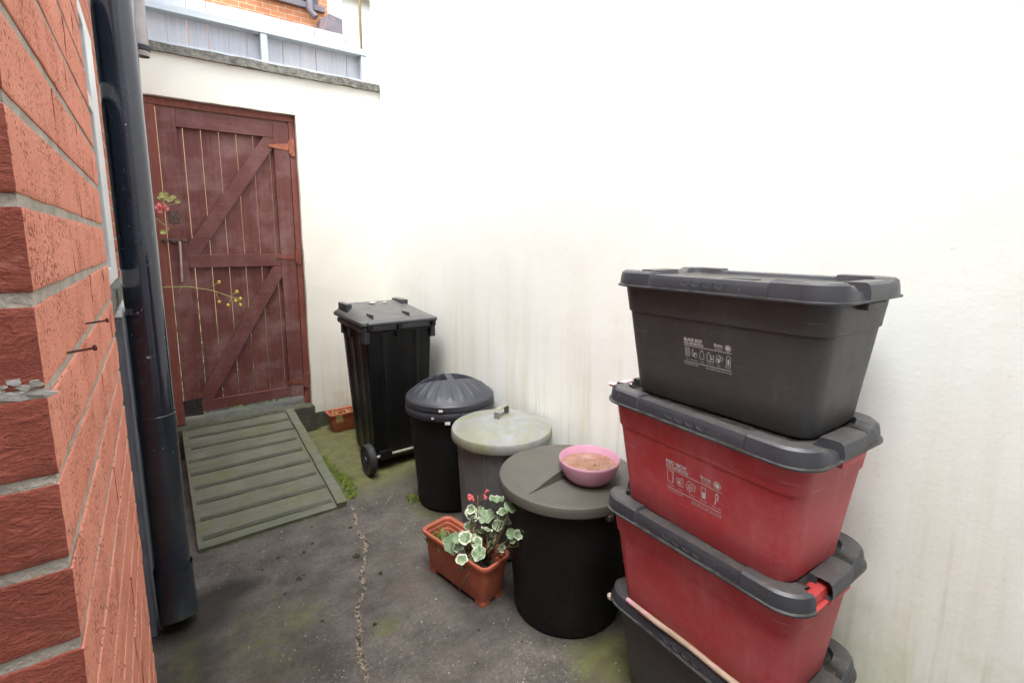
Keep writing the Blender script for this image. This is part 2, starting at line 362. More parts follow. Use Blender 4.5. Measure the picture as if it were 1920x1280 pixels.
def rrect(w, l, r, z, n=6, ys=(), xs=()):
    """rounded rectangle ring, w along x, l along y; ys / xs are extra sample positions along the sides"""
    hw, hl = w / 2, l / 2; P = []
    cs = [(hw - r, hl - r, 0), (-hw + r, hl - r, 90), (-hw + r, -hl + r, 180), (hw - r, -hl + r, 270)]
    for k, (cx, cy, a0) in enumerate(cs):
        for i in range(n + 1):
            a = R(a0 + 90 * i / n); P.append(Vector((cx + r * math.cos(a), cy + r * math.sin(a), z)))
        if k == 0: P += [Vector((x, hl, z)) for x in sorted(xs, reverse=True)]
        elif k == 1: P += [Vector((-hw, y, z)) for y in sorted(ys, reverse=True)]
        elif k == 2: P += [Vector((x, -hl, z)) for x in sorted(xs)]
        else: P += [Vector((hw, y, z)) for y in sorted(ys)]
    return P
def thing(name, label, cat, loc=(0, 0, 0), rz=0.0, group=None):
    o = bpy.data.objects.new(name, None); COL.objects.link(o); o.location = loc; o.rotation_euler = (0, 0, rz)
    o.empty_display_size = 0.1
    return tag(o, label, cat, group)
def tag(o, label, cat, group=None):
    o['label'] = label; o['category'] = cat
    if group: o['group'] = group
    return o
def part(name, bm, mat, parent, smooth=False, angle=None): return from_bm(name, bm, mat, parent, smooth, angle)
NB = bmesh.new

# ------------------------------------------------------------------ ground
CR = [(0.80, 2.64), (0.755, 2.43), (0.735, 2.24), (0.69, 2.12), (0.614, 1.95), (0.56, 1.83), (0.513, 1.70), (0.488, 1.58), (0.47, 1.476), (0.44, 1.3), (0.40, 1.05), (0.37, 0.7), (0.30, 0.2), (0.25, -0.6)]
def crack_x(y):
    for (xa, ya), (xb, yb) in zip(CR, CR[1:]):
        if yb <= y <= ya: return xa + (xb - xa) * (ya - y) / (ya - yb)
    return None
def blob(x, y, cx, cy, rx, ry): return max(0.0, 1 - math.hypot((x - cx) / rx, (y - cy) / ry))
def ground():
    x0, x1, y0, y1, st = -0.9, 1.62, -0.5, 4.02, 0.0125
    nx, ny = int((x1 - x0) / st), int((y1 - y0) / st)
    V, F, A = [], [], {k: [] for k in ('moss', 'crack', 'damp_and_dark', 'wear')}
    for j in range(ny + 1):
        for i in range(nx + 1):
            x, y = x0 + (x1 - x0) * i / nx, y0 + (y1 - y0) * j / ny
            n1 = mn.noise((x * 2.2, y * 2.2, 0.3)); n2 = mn.noise((x * 9, y * 9, 1.7)); n3 = mn.noise((x * 30, y * 30, 4))
            z = 0.006 * n1 + 0.003 * n2 + 0.0016 * n3
            ck = 0.0; cx = crack_x(y)
            if cx is not None:
                cx += 0.018 * mn.noise((0, y * 9, 7)) + 0.008 * mn.noise((0, y * 40, 3))
                d = abs(x - cx); w = max(0.002, 0.010 + 0.012 * mn.noise((3, y * 11, 1)))
                ck = max(0.0, 1 - d / (w * 1.7)) if y > -0.5 else 0
                z -= 0.012 * max(0.0, 1 - d / (w * 0.9))
            d2 = abs((x - 0.97) - (y - 2.55) * 0.9 - 0.02 * n2)
            if 2.5 < y < 2.62: ck = max(ck, max(0, 0.7 - d2 / 0.02))
            mo = 0.0
            if x > 0.70 and y > 2.4: mo = max(mo, min(0.95, (y - 2.45) * 1.8) * min(1, (x - 0.70) * 6))
            mo = max(mo, 1.1 * blob(x, y, 1.22, 1.06, 0.26, 0.26), 0.75 * blob(x, y, 0.36, 1.93, 0.16, 0.2), 0.75 * blob(x, y, 0.62, 1.68, 0.12, 0.12),
                     0.8 * blob(x, y, 1.15, 2.35, 0.2, 0.3), 0.7 * max(0, 1 - abs(x + 0.02) / 0.12) if y < 2.2 else 0, 0.65 * max(0, 1 - abs(x - 1.6) / 0.2), 0.5 * blob(x, y, 0.2, 1.9, 0.5, 0.8))
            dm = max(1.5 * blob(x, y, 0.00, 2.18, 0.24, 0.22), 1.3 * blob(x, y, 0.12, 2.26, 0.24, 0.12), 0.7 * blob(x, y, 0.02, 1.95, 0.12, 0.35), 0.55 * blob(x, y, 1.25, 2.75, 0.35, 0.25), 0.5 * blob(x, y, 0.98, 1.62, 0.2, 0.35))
            for bx, by, br in ((1.288, 1.372, 0.22), (1.318, 1.885, 0.20), (1.316, 2.405, 0.20)):  # darker, smoother ring hugging each round bin base
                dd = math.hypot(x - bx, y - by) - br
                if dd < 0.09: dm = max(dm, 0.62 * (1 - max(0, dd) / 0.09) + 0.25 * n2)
            dm = max(dm, 0.75 * blob(x, y, 1.0, 1.72, 0.20, 0.34))  # same darkening spread softly round the front trough
            wr = max(0, min(1, 0.55 + 1.4 * mn.noise((x * 3, y * 3, 9)))) * max(0, min(1, (2.1 - y) * 1.2)) + 0.6 * blob(x, y, 1.1, 1.0, 0.5, 0.5)
            V.append((x, y, z)); A['moss'].append(mo); A['crack'].append(ck); A['damp_and_dark'].append(dm); A['wear'].append(wr)
    for j in range(ny):
        for i in range(nx):
            a = j * (nx + 1) + i; F.append((a, a + 1, a + nx + 2, a + nx + 1))
    b = len(V); E = 80.0
    V += [(-E, -E, 0), (E, -E, 0), (E, E, 0), (-E, E, 0)]
    for k in A: A[k] += [0.0] * 4
    c = [0, nx, (ny + 1) * (nx + 1) - 1, ny * (nx + 1)]
    F += [(b, b + 1, c[1], c[0]), (b + 1, b + 2, c[2], c[1]), (b + 2, b + 3, c[3], c[2]), (b + 3, b, c[0], c[3])]
    me = bpy.data.meshes.new('ground'); me.from_pydata(V, [], F)
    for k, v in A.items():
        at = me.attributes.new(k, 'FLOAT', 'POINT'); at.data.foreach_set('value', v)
    for p in me.polygons: p.use_smooth = True
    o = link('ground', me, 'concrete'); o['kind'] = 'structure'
ground()

# ------------------------------------------------------------------ walls
def rough_slab(bm, x0, x1, y0, y1, z0, z1, nx, ny, nz, amp, seed=0):
    """box with subdivided, slightly uneven faces"""
    b = bmesh.new(); bmesh.ops.create_cube(b, size=1)
    for v in b.verts: v.co = Vector(((x0 + x1) / 2 + v.co.x * (x1 - x0), (y0 + y1) / 2 + v.co.y * (y1 - y0), (z0 + z1) / 2 + v.co.z * (z1 - z0)))
    for ax, n in ((0, nx), (1, ny), (2, nz)):
        if n > 1:
            es = [e for e in b.edges if abs((e.verts[0].co - e.verts[1].co)[ax]) > 1e-6]
            bmesh.ops.subdivide_edges(b, edges=es, cuts=n - 1, use_grid_fill=True)
    for v in b.verts:
        p = v.co
        v.co = p + Vector((mn.noise(p * 6 + Vector((seed, 0, 0))), mn.noise(p * 6 + Vector((0, seed + 9, 0))), mn.noise(p * 9 + Vector((0, 0, seed + 20))))) * amp
    add(bm, b)
# right boundary wall
bw = thing('boundary_wall', 'long tall white rendered wall along the right side behind the bins and boxes', 'wall', (1.585, 1.5, 0))
bm = NB(); rough_slab(bm, 0, 0.22, -5.5, 2.62, -0.1, 4.6, 1, 60, 40, 0.005, 3)
part('render_face', bm, 'white_render', bw, True, 40)
bm = NB(); rough_slab(bm, -0.006, 0.05, -5.4, 2.47, -0.05, 0.085, 1, 60, 3, 0.006, 5)
part('plinth', bm, 'plinth', bw, True, 50)
# rear wall with gate opening
rw = thing('rear_wall', 'cream rendered wall with the brown gate set in it and a rough concrete coping', 'wall', (0.7, 4.0, 0))
bm = NB()
rough_slab(bm, 0.235, 0.885, 0, 0.2, 0.10, 2.425, 12, 2, 30, 0.005, 1)
rough_slab(bm, -0.85, 0.885, 0.0, 0.2, 2.425, 2.692, 22, 2, 4, 0.005, 1)
rough_slab(bm, -0.85, -0.698, 0.0, 0.2, -0.05, 2.425, 3, 2, 30, 0.004, 1)
part('render_face', bm, 'cream_render', rw, True, 40)
bm = NB(); rough_slab(bm, -0.85, 0.878, -0.030, 0.24, 2.692, 2.746, 110, 12, 5, 0.007, 11)
part('coping', bm, 'coping', rw, False)
bm = NB(); rough_slab(bm, 0.237, 0.882, -0.012, 0.15, -0.05, 0.125, 14, 2, 4, 0.008, 2)
part('plinth', bm, 'plinth', rw, True, 50)
# step under the gate
bm = NB(); rough_slab(bm, 0.02, 0.934, 3.93, 4.25, -0.05, 0.205, 20, 6, 4, 0.006, 8)
o = from_bm('threshold_step', bm, 'plinth'); tag(o, 'dark mossy concrete step under the bottom of the brown gate', 'step')

# left house
hw = thing('brick_house', 'red brick house wall along the left side beyond the black pipe', 'house', (-0.15, 2.6, 0))
bm = NB()
y0, y1, top = -1.28, 1.60, 4.4
wy0, wy1, wz0, wz1 = -1.1, 0.26, 1.335, 2.35
zr = 2.62
box(bm, -0.22, 0, y0, wy0, -0.1, zr); box(bm, -0.22, 0, wy1, y1, -0.1, zr)
box(bm, -0.22, 0, wy0, wy1, -0.1, wz0 - 0.002); box(bm, -0.22, 0, wy0, wy1, wz1, zr)
box(bm, -3.6, -0.23, y0, y1, -0.1, zr); box(bm, -3.6, -0.04, -1.955, y0 - 0.003, -0.1, 3.09)
part('brick_wall', bm, 'house_brick', hw)
bm = NB(); box(bm, -3.6, 0.012, y0, y1, zr + 0.002, top, 0.004); box(bm, -3.6, 0.066, -2.065, y0 - 0.003, 3.13, top); part('upper_wall', bm, 'far_white', hw)
win = NB(); fw = 0.06
for a in ((wy0, wy0 + fw, wz0, wz1), (wy1 - 0.33, wy1, wz0, wz1), (wy0 + fw, wy1 - 0.332, wz0, wz0 + fw), (wy0 + fw, wy1 - 0.332, wz1 - fw, wz1), (wy0 + fw, wy1 - 0.332, 1.98, 2.03)):
    box(win, -0.05, 0.010, *a, 0.004)
wo = part('window', win, 'upvc', hw)
bm = NB(); box(bm, -0.032, -0.026, wy0 + fw, wy1 - 0.33, wz0 + fw, wz1 - fw); part('pane', bm, 'glass', wo)
bm = NB(); rough_slab(bm, -0.06, 0.035, wy0 - 0.05, wy1 + 0.06, wz0 - 0.065, wz0 - 0.004, 3, 20, 2, 0.004, 4); part('sill', bm, 'sill', wo)

# blue-grey panel under the sill
pn = thing('painted_board', 'tall blue-grey board with a pale top edge standing under the window sill', 'board', (-0.148, 2.45, 0))
bm = NB(); box(bm, 0.002, 0.030, -0.30, 0.10, 0.0, 1.235, 0.004); box(bm, 0.0295, 0.036, -0.30, -0.24, 0.0, 1.235, 0.002); box(bm, 0.0295, 0.036, 0.04, 0.10, 0.0, 1.235, 0.002)
part('panel', bm, 'panel', pn)
bm = NB(); box(bm, -0.001, 0.042, -0.305, 0.105, 1.237, 1.26, 0.004); part('top_cap', bm, 'upvc', pn)

# near brick pier, brick by brick
pier = thing('brick_pier', 'near corner of rough orange and red brickwork with thick grey mortar joints', 'pier', (-0.08, 0.53, 0))
bm = NB(); rs = random.Random(3)
def brick(bm, x0, x1, y0, y1, z0, z1):
    b = bmesh.new(); bmesh.ops.create_cube(b, size=1)
    j = [rs.uniform(0.0, 0.0012), rs.uniform(-0.0012, 0.0), rs.uniform(-0.0012, 0.0012)]
    for v in b.verts: v.co = Vector(((x0 + x1) / 2 + v.co.x * (x1 - x0) + j[0], (y0 + y1) / 2 + v.co.y * (y1 - y0) + j[1], (z0 + z1) / 2 + v.co.z * (z1 - z0) + j[2]))
    bmesh.ops.bevel(b, geom=b.edges[:], offset=0.0014, segments=2, affect='EDGES', profile=0.55)
    es = [e for e in b.edges if e.calc_length() > 0.03]
    bmesh.ops.subdivide_edges(b, edges=es, cuts=9, use_grid_fill=True)
    sd = rs.uniform(0, 50)
    for v in b.verts:
        o3 = v.co.copy(); q = v.co * 55 + Vector((sd, 0, 0)); q2 = v.co * 14 + Vector((0, sd, 0))
        v.co += Vector((mn.noise(q) * 0.0009 + mn.noise(q2) * 0.0007, mn.noise(q + Vector((7, 3, 1))) * 0.0011, mn.noise(q + Vector((1, 9, 4))) * 0.0013))
        if o3.x > -0.0003: v.co.x = max(v.co.x, 0.0)
        if o3.y < 0.0003: v.co.y = min(v.co.y, 0.0)
    for f in b.faces:
        n = f.normal
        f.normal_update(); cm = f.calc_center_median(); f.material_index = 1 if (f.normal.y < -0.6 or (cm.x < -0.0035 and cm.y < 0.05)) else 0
    add(bm, b)
L1, L2, D, C, J = 0.215, 0.1025, 0.1025, 0.0755, 0.010
ztop = 0
for k in range(-21, 22):
    zb = 1.530 + k * C + J / 2; z0, z1 = zb, zb + C - J
    if z0 < -0.06: continue
    ztop = z1
    y = 0.0; first = True
    while y < 0.785:                                   # side face, runs along y
        w = (0.425 if k % 2 == 0 else 0.265) if first else L1
        w = min(w, 0.79 - y)
        if w > 0.03: brick(bm, -D, 0, y, y + w, z0, z1)
        y += w + 0.0020; first = False
    x = -D - J; first = True
    while x > -0.75:                                   # front face, runs along -x
        w = (L1 - D - J if k % 2 else L1) if first else L1
        brick(bm, x - w, x, 0.0, D, z0, z1)
        x -= w + J; first = False
part('brickwork', bm, ['brick_side', 'brick_front_shaded'], pier, True, 60)
bm = NB()
rough_slab(bm, -0.104, -0.0009, 0.0010, 0.788, -0.08, ztop, 4, 60, 200, 0.0004, 21)
rough_slab(bm, -0.76, -0.106, 0.0010, 0.100, -0.08, ztop, 40, 3, 200, 0.0004, 22)
part('mortar', bm, 'mortar', pier, True, 60)
# white paint splash on the front face joint
def splat(bm, cx, cz, n, sx, sz, rr):
    for _ in range(n):
        x, z = cx + rr.gauss(0, sx), cz + rr.gauss(0, sz); r = abs(rr.gauss(0.0014, 0.0014)) + 0.0006
        pts = [bm.verts.new((x + r * rr.uniform(0.6, 1.5) * 1.6 * math.cos(a), -0.0008 + rr.uniform(-0.0004, 0.0004), z + r * rr.uniform(0.5, 1.2) * math.sin(a))) for a in [2 * math.pi * i / 9 for i in range(9)]]
        bm.faces.new(pts)
bm = NB(); rr = random.Random(5); splat(bm, -0.065, 1.383, 150, 0.010, 0.0035, rr); splat(bm, -0.040, 1.388, 60, 0.014, 0.0018, rr); splat(bm, -0.05, 1.380, 90, 0.018, 0.0022, rr)
r = bmesh.ops.extrude_face_region(bm, geom=bm.faces[:]); bmesh.ops.translate(bm, vec=(0, 0.0022, 0), verts=[v for v in r['geom'] if isinstance(v, bmesh.types.BMVert)])
part('paint_splash', bm, 'old_paint', pier)
for (y, z, lbl) in ((0.835, 1.392, 'upper rusty nail sticking out of the orange brick corner'), (0.652, 1.387, 'lower rusty nail sticking out of the orange brick corner, nearest the camera')):
    nl = NB(); L = 0.021
    tube(nl, [(-0.012, 0, 0), (L, 0.010, 0.002)], 0.0013, 8)
    tube(nl, [(L, 0.010, 0.002), (L + 0.0016, 0.0108, 0.0021)], 0.0031, 10)
    o = from_bm('nail', nl, 'rust', None, True, 40); o.location = (-0.08, y, z); tag(o, lbl, 'nail', 'nails in the brick corner')

# added walls out of view, placed to block and bounce light
yw = thing('light_block_wall', 'added unseen white wall on the left behind the camera, blocking and bouncing light', 'wall', (-1.0, -1.2, 0))
bm = NB(); box(bm, -0.22, 0, -0.3, 1.725, -0.1, 4.8); part('render_face', bm, 'far_white', yw)
rh = thing('light_block_wall', 'added unseen tall white wall behind the camera, blocking sky light', 'wall', (0.2, -1.3, 0))
bm = NB(); box(bm, -1.42, 1.38, -0.2, 0, -0.1, 5.3); part('render_face', bm, 'far_white', rh)
# ------------------------------------------------------------------ pipes
pp = thing('black_downpipe', 'thick glossy black downpipe standing beside the orange brick corner', 'pipe', (-0.042, 2.20, 0))
def pipe_ring(r0, z): return (r0, z)
bm = NB(); r0 = 0.0585
prof = [(r0, 0.14), (r0, 0.6), (r0, 1.2), (r0, 2.0), (r0, 2.9), (r0, 3.7), (r0 - 0.004, 3.7), (r0 - 0.004, 0.14)]
lathe(bm, prof, 48); part('pipe', bm, 'pipe', pp, True, 40)
bm = NB()
tube(bm, [(0, 0, 0.24), (0, 0, 0.15), (0.002, -0.008, 0.10), (0.004, -0.022, 0.055), (0.005, -0.032, 0.030)], [r0 + 0.006, r0 + 0.006, r0 + 0.006, r0 + 0.005, r0 + 0.004], 32, False)
tube(bm, [(0.005, -0.032, 0.030), (0.004, -0.022, 0.055), (0.002, -0.008, 0.10), (0, 0, 0.15)], [r0 - 0.002, r0 - 0.002, r0, r0], 32, False)
part('shoe', bm, 'pipe', pp, True, 40)
bm = NB(); lathe(bm, [(r0 + 0.0004, 0.80), (r0 + 0.002, 0.802), (r0 + 0.002, 0.86), (r0 + 0.0004, 0.862)], 48); part('collar', bm, 'pipe', pp, True, 30)
gp = thing('grey_downpipe', 'short grey downpipe end with a black rubber ring hanging above the gate', 'pipe', (0.045, 3.72, 2.565))
bm = NB(); r1 = 0.036; lathe(bm, [(r1, 0), (r1, 1.3), (r1 - 0.003, 1.3), (r1 - 0.003, 0), (r1, 0)], 32); part('pipe', bm, 'grey_pipe', gp, True, 40)
bm = NB(); lathe(bm, [(r1 + 0.0005, 0.028), (r1 + 0.005, 0.032), (r1 + 0.005, 0.056), (r1 + 0.0005, 0.06)], 32); part('rubber_ring', bm, 'rubber', gp, True, 40)
bm = NB(); tube(bm, [(-0.19, 0, 1.0), (-0.03, 0, 1.0)], 0.008, 8); part('bracket', bm, 'grey_pipe', gp, True)

# ------------------------------------------------------------------ gate
GX, GZ = 0.485, 0.27
gate = thing('wooden_gate', 'weathered maroon plank gate with diagonal braces in the rear wall', 'gate', (GX, 4.05, GZ))
def gb(bm, x0, x1, y0, y1, z0, z1, bev=0.003): box(bm, x0 - GX, x1 - GX, y0, y1, z0 - GZ, z1 - GZ, bev)
bm = NB(); edges = [0.088, 0.226, 0.329, 0.436, 0.543, 0.650, 0.757, 0.884]; rs = random.Random(9)
for a, b in zip(edges, edges[1:]):
    gb(bm, a + 0.0018 + rs.uniform(0, 0.0010), b - 0.0018 - rs.uniform(0, 0.0010), 0.022 + rs.uniform(0, 0.002), 0.042, 0.30, 2.36)
part('plank_panel', bm, 'gate_board', gate)
for x0, x1 in ((0.087, 0.190), (0.780, 0.885)):
    bm = NB(); gb(bm, x0, x1, -0.010, 0.0215, 0.275, 2.365); part('stile', bm, 'gate_board', gate)
for z0, z1 in ((2.252, 2.364), (1.315, 1.405), (0.283, 0.360)):
    bm = NB(); gb(bm, 0.1905, 0.7795, -0.008, 0.0215, z0, z1); part('rail', bm, 'gate_rail', gate)
def brace(xa, za, xb, zb, wd):
    a, b = Vector((xa - GX, 0, za - GZ)), Vector((xb - GX, 0, zb - GZ)); d = (b - a); e = d.normalized() * 0.05; a -= e; b += e; d = b - a; L = d.length; ang = math.atan2(d.z, d.x)
    bm = NB(); box(bm, 0, L, -0.005, 0.0212, -wd / 2, wd / 2, 0.003, 2, Matrix.Translation(a) @ Matrix.Rotation(-ang, 4, 'Y'))
    part('brace', bm, 'gate_rail', gate)
brace(0.222, 1.432, 0.752, 2.226, 0.092); brace(0.225, 0.385, 0.748, 1.268, 0.092)
bm = NB()
gb(bm, 0.010, 0.083, -0.012, 0.06, 0.21, 2.375); gb(bm, 0.889, 0.931, -0.012, 0.06, 0.21, 2.375); gb(bm, 0.010, 0.931, -0.012, 0.06, 2.377, 2.420)
part('door_frame', bm, 'gate_edge', gate)
for z, dx in ((2.195, 0.0), (1.385, 0.0), (0.40, 0.0)):
    hb = NB()
    pts = [(0.905, 0.030), (0.905, -0.030), (0.745, -0.010), (0.745, 0.006)]
    for y in (-0.0135, -0.0105): pass
    lo = [Vector((x - GX, -0.0145, z + dz - GZ)) for x, dz in pts]; hi = [Vector((x - GX, -0.0108, z + dz - GZ)) for x, dz in pts]
    loft(hb, [lo, hi]); box(hb, 0.893 - GX, 0.921 - GX, -0.0215, -0.0147, z - 0.065 - GZ, z + 0.065 - GZ, 0.002)
    tube(hb, [(0.887 - GX, -0.018, z - 0.05 - GZ), (0.887 - GX, -0.018, z + 0.05 - GZ)], 0.007, 10)
    part('hinge', hb, 'hinge' if z > 2 else 'gate_edge', gate)
bm = NB(); gb(bm, 0.105, 0.165, -0.0145, -0.0103, 1.62, 1.70, 0.001); tube(bm, [(0.135 - GX, -0.0108, 1.67 - GZ), (0.135 - GX, -0.024, 1.67 - GZ)], 0.008, 10); part('lock_plate', bm, 'latch', gate)
bm = NB(); tube(bm, [(0.05 - GX, -0.026, 1.508 - GZ), (0.19 - GX, -0.026, 1.500 - GZ)], 0.0075, 10)
for x in (0.075, 0.120, 0.165): gb(bm, x - 0.01, x + 0.01, -0.034, -0.0103, 1.489, 1.519, 0.002)
bo = part('bolt', bm, 'latch', gate, True, 35)
bm = NB(); tube(bm, [(0.150 - GX, -0.030, 1.497 - GZ), (0.146 - GX, -0.036, 1.40 - GZ), (0.140 - GX, -0.030, 1.225 - GZ)], 0.0085, 10); part('bolt_handle', bm, 'rod', bo, True, 35)
bm = NB(); rough_slab(bm, 0.080 - GX, 0.195 - GX, -0.014, -0.006, 0.262 - GZ, 0.385 - GZ, 12, 1, 12, 0.008, 6); part('rotten_corner', bm, 'rot', gate)
# ramp
rp = thing('ramp', 'sloping mossy green ramp with cross cleats leading up to the gate', 'ramp', (0.42, 2.65, 0))
sl = math.atan2(0.185, 1.29); RM = Matrix.Translation((0, 0, 0.018)) @ Matrix.Rotation(sl, 4, 'X'); LR = math.hypot(0.185, 1.29)
bm = NB(); b2 = bmesh.new(); rough_slab(b2, -0.365, 0.345, 0, LR, -0.018, 0.0, 30, 60, 1, 0.003, 30); add(bm, b2, RM); part('deck', bm, 'felt', rp, True, 40)
for k in range(8):
    y = 0.055 + k * 0.157
    bm = NB(); b2 = bmesh.new(); rough_slab(b2, -0.345, 0.285, y, y + 0.030, 0.001, 0.0045, 40, 3, 1, 0.0045, 40 + k); add(bm, b2, RM @ Matrix.Translation((0.006 * math.sin(k * 2.3), 0, 0)) @ Matrix.Rotation(0.012 * math.sin(k * 5.1), 4, 'Z')); part('cleat', bm, 'felt_dark', rp, True, 40)
bm = NB(); b2 = bmesh.new(); rough_slab(b2, 0.298, 0.352, 0.0, LR - 0.01, 0.001, 0.020, 3, 50, 1, 0.004, 60); add(bm, b2, RM); part('edge_strip', bm, 'felt', rp, True, 40)
bm = NB()
vs = [bm.verts.new(p) for p in ((0.330, 0.03, 0), (0.330, 1.27, 0), (0.330, 1.27, 0.17), (0.330, 0.03, 0.005), (0.344, 0.03, 0), (0.344, 1.27, 0), (0.344, 1.27, 0.17), (0.344, 0.03, 0.005))]
for f in ((0, 1, 2, 3), (7, 6, 5, 4), (0, 4, 5, 1), (1, 5, 6, 2), (2, 6, 7, 3), (3, 7, 4, 0)): bm.faces.new([vs[i] for i in f])
part('side_board', bm, 'plinth', rp)

# ------------------------------------------------------------------ wheelie bin
wb = thing('wheelie_bin', 'tall black wheeled bin with its back and wheels turned to the camera', 'bin', (1.255, 3.175, 0))
bm = NB()
def bin_ring(w, yb, yf, z, rib):
    P = []
    n = 12
    def side(a, b, k, nrm, bumps):
        for i in range(k):
            u = i / k; p = a.lerp(b, u)
            off = sum(h for c, wd, h in bumps if abs(u - c) < wd)
            P.append(p + nrm * off)
    h = w / 2
    A, B, Cc, Dd = Vector((-h, yb, z)), Vector((h, yb, z)), Vector((h, yf, z)), Vector((-h, yf, z))
    side(A, B, 40, Vector((0, -1, 0)), [(0.0, 0.02, -0.012), (1.0, 0.02, -0.012), (0.24, 0.02, rib), (0.76, 0.02, rib), (0.5, 0.20, -rib * 0.6)])
    side(B, Cc, 24, Vector((1, 0, 0)), [(0.0, 0.03, -0.006), (1, 0.03, -0.01)])
    side(Cc, Dd, 24, Vector((0, 1, 0)), [])
    side(Dd, A, 24, Vector((-1, 0, 0)), [(0.12, 0.05, 0.006), (0.45, 0.05, 0.005), (0.80, 0.07, 0.006)])
    return P
loft(bm, [bin_ring(0.36, -0.19, 0.17, 0.055, 0.002), bin_ring(0.375, -0.205, 0.18, 0.085, 0.006), bin_ring(0.415, -0.213, 0.215, 0.5, 0.007), bin_ring(0.45, -0.22, 0.25, 0.90, 0.006), bin_ring(0.455, -0.222, 0.255, 0.945, 0.0)])
part('body', bm, 'wheelie', wb, True, 30)
bm = NB(); loft(bm, [rrect(0.462, 0.50, 0.03, 0.925), rrect(0.505, 0.555, 0.03, 0.945), rrect(0.505, 0.555, 0.03, 0.972), rrect(0.49, 0.54, 0.03, 0.976)])
for v in bm.verts: v.co.y += 0.022
for x in (-0.245, 0.21):
    box(bm, x, x + 0.035, -0.245, -0.18, 0.865, 0.944, 0.006); 
for y in (0.05, 0.2): box(bm, -0.245, -0.225, y, y + 0.03, 0.87, 0.944, 0.004)
part('rim', bm, 'wheelie_lid', wb, True, 30)
lid = NB()
def lid_ring(w, y0, y1, z0, z1, r=0.025):
    P = rrect(w, y1 - y0, r, 0, 5)
    for p in P:
        p.y += (y0 + y1) / 2; u = (p.y - y0) / (y1 - y0); p.z = z0 + (z1 - z0) * min(1, u * 1.6)
    return P
loft(lid, [lid_ring(0.515, -0.25, 0.345, 0.978, 0.985), lid_ring(0.525, -0.255, 0.35, 0.982, 0.992), lid_ring(0.515, -0.25, 0.345, 0.998, 1.008), lid_ring(0.47, -0.235, 0.32, 1.004, 1.030), lid_ring(0.41, -0.225, 0.29, 1.010, 1.066), lid_ring(0.36, -0.2, 0.26, 1.012, 1.068)])
box(lid, -0.235, -0.195, 0.12, 0.30, 1.02, 1.078, 0.006); box(lid, 0.165, 0.215, 0.12, 0.30, 1.02, 1.084, 0.006)
for x in (-0.17, 0.075): box(lid, x - 0.006, x + 0.006, -0.2, -0.10, 1.0, 1.040, 0.003)
lo = part('lid', lid, 'wheelie_lid', wb, True, 32)
bm = NB(); rr = random.Random(2)
for cx, cy, r in ((-0.02, 0.20, 0.026), (0.065, 0.19, 0.014)):
    bm = NB(); pts = [Vector((cx + r * rr.uniform(.7, 1.2) * math.cos(a), cy + r * rr.uniform(.7, 1.2) * math.sin(a), 1.0685)) for a in [2 * math.pi * i / 12 for i in range(12)]]
    loft(bm, [pts, [p + Vector((0, 0, 0.0015)) for p in pts]]); part('bird_dropping', bm, 'white_paint', lo)
bm = NB(); tube(bm, [(-0.232, -0.285, 0.992), (0.232, -0.285, 0.992)], 0.0135, 14)
part('handle_bar', bm, 'wheelie_lid', wb, True, 40)
for x in (-0.215, -0.02, 0.215):
    bm = NB(); box(bm, x - 0.016, x + 0.016, -0.285, -0.215, 0.945, 0.985, 0.006); box(bm, x - 0.012, x + 0.012, -0.235, -0.205, 0.89, 0.95, 0.005); part('hinge', bm, 'wheelie', wb)
bm = NB(); tube(bm, [(-0.262, -0.215, 0.1), (0.262, -0.215, 0.1)], 0.010, 12); part('axle', bm, 'axle', wb, True, 40)
for x in (-0.165, 0.085):
    bm = NB(); box(bm, x, x + 0.08, -0.235, -0.15, 0.075, 0.135, 0.008); part('axle_bracket', bm, 'wheelie', wb)
for s in (-1, 1):
    bm = NB()
    b2 = bmesh.new(); lathe(b2, [(0.03, -0.020), (0.075, -0.016), (0.092, -0.024), (0.1, -0.014), (0.1, 0.014), (0.092, 0.024), (0.075, 0.016), (0.03, 0.020)], 40, True, True)
    add(bm, b2, Matrix.Translation((s * 0.238, -0.215, 0.1)) @ Matrix.Rotation(R(90), 4, 'Y'))
    w = part('wheel', bm, 'rubber', wb, True, 35)
    bm = NB(); tube(bm, [(s * 0.238 - 0.027, -0.215, 0.1), (s * 0.238 + 0.027, -0.215, 0.1)], 0.022, 16); part('hub', bm, 'wheelie_lid', w, True, 35)

# ------------------------------------------------------------------ dustbins
def dustbin_body(r0, r1, h, seg=72, flutes=0, band=0.0):
    bm = NB(); prof = [(r0 - 0.012, 0.004), (r0, 0.012), (r0 + 0.004, 0.03)]
    for k in range(1, 9): prof.append((r0 + (r1 - r0) * k / 8, 0.03 + (h - 0.03) * k / 8))
    if band: prof += [(r1 + band, h + 0.004), (r1 + band, h + 0.03), (r1, h + 0.034)]
    vr, fs = lathe(bm, prof, seg, True, True)
    if flutes:
        for ring in vr[2:10]:
            for i, v in enumerate(ring):
                q = math.cos(i / seg * 2 * math.pi * flutes); f = 1 + 0.012 * max(-0.4, q)
                v.co.x *= f; v.co.y *= f
    return bm
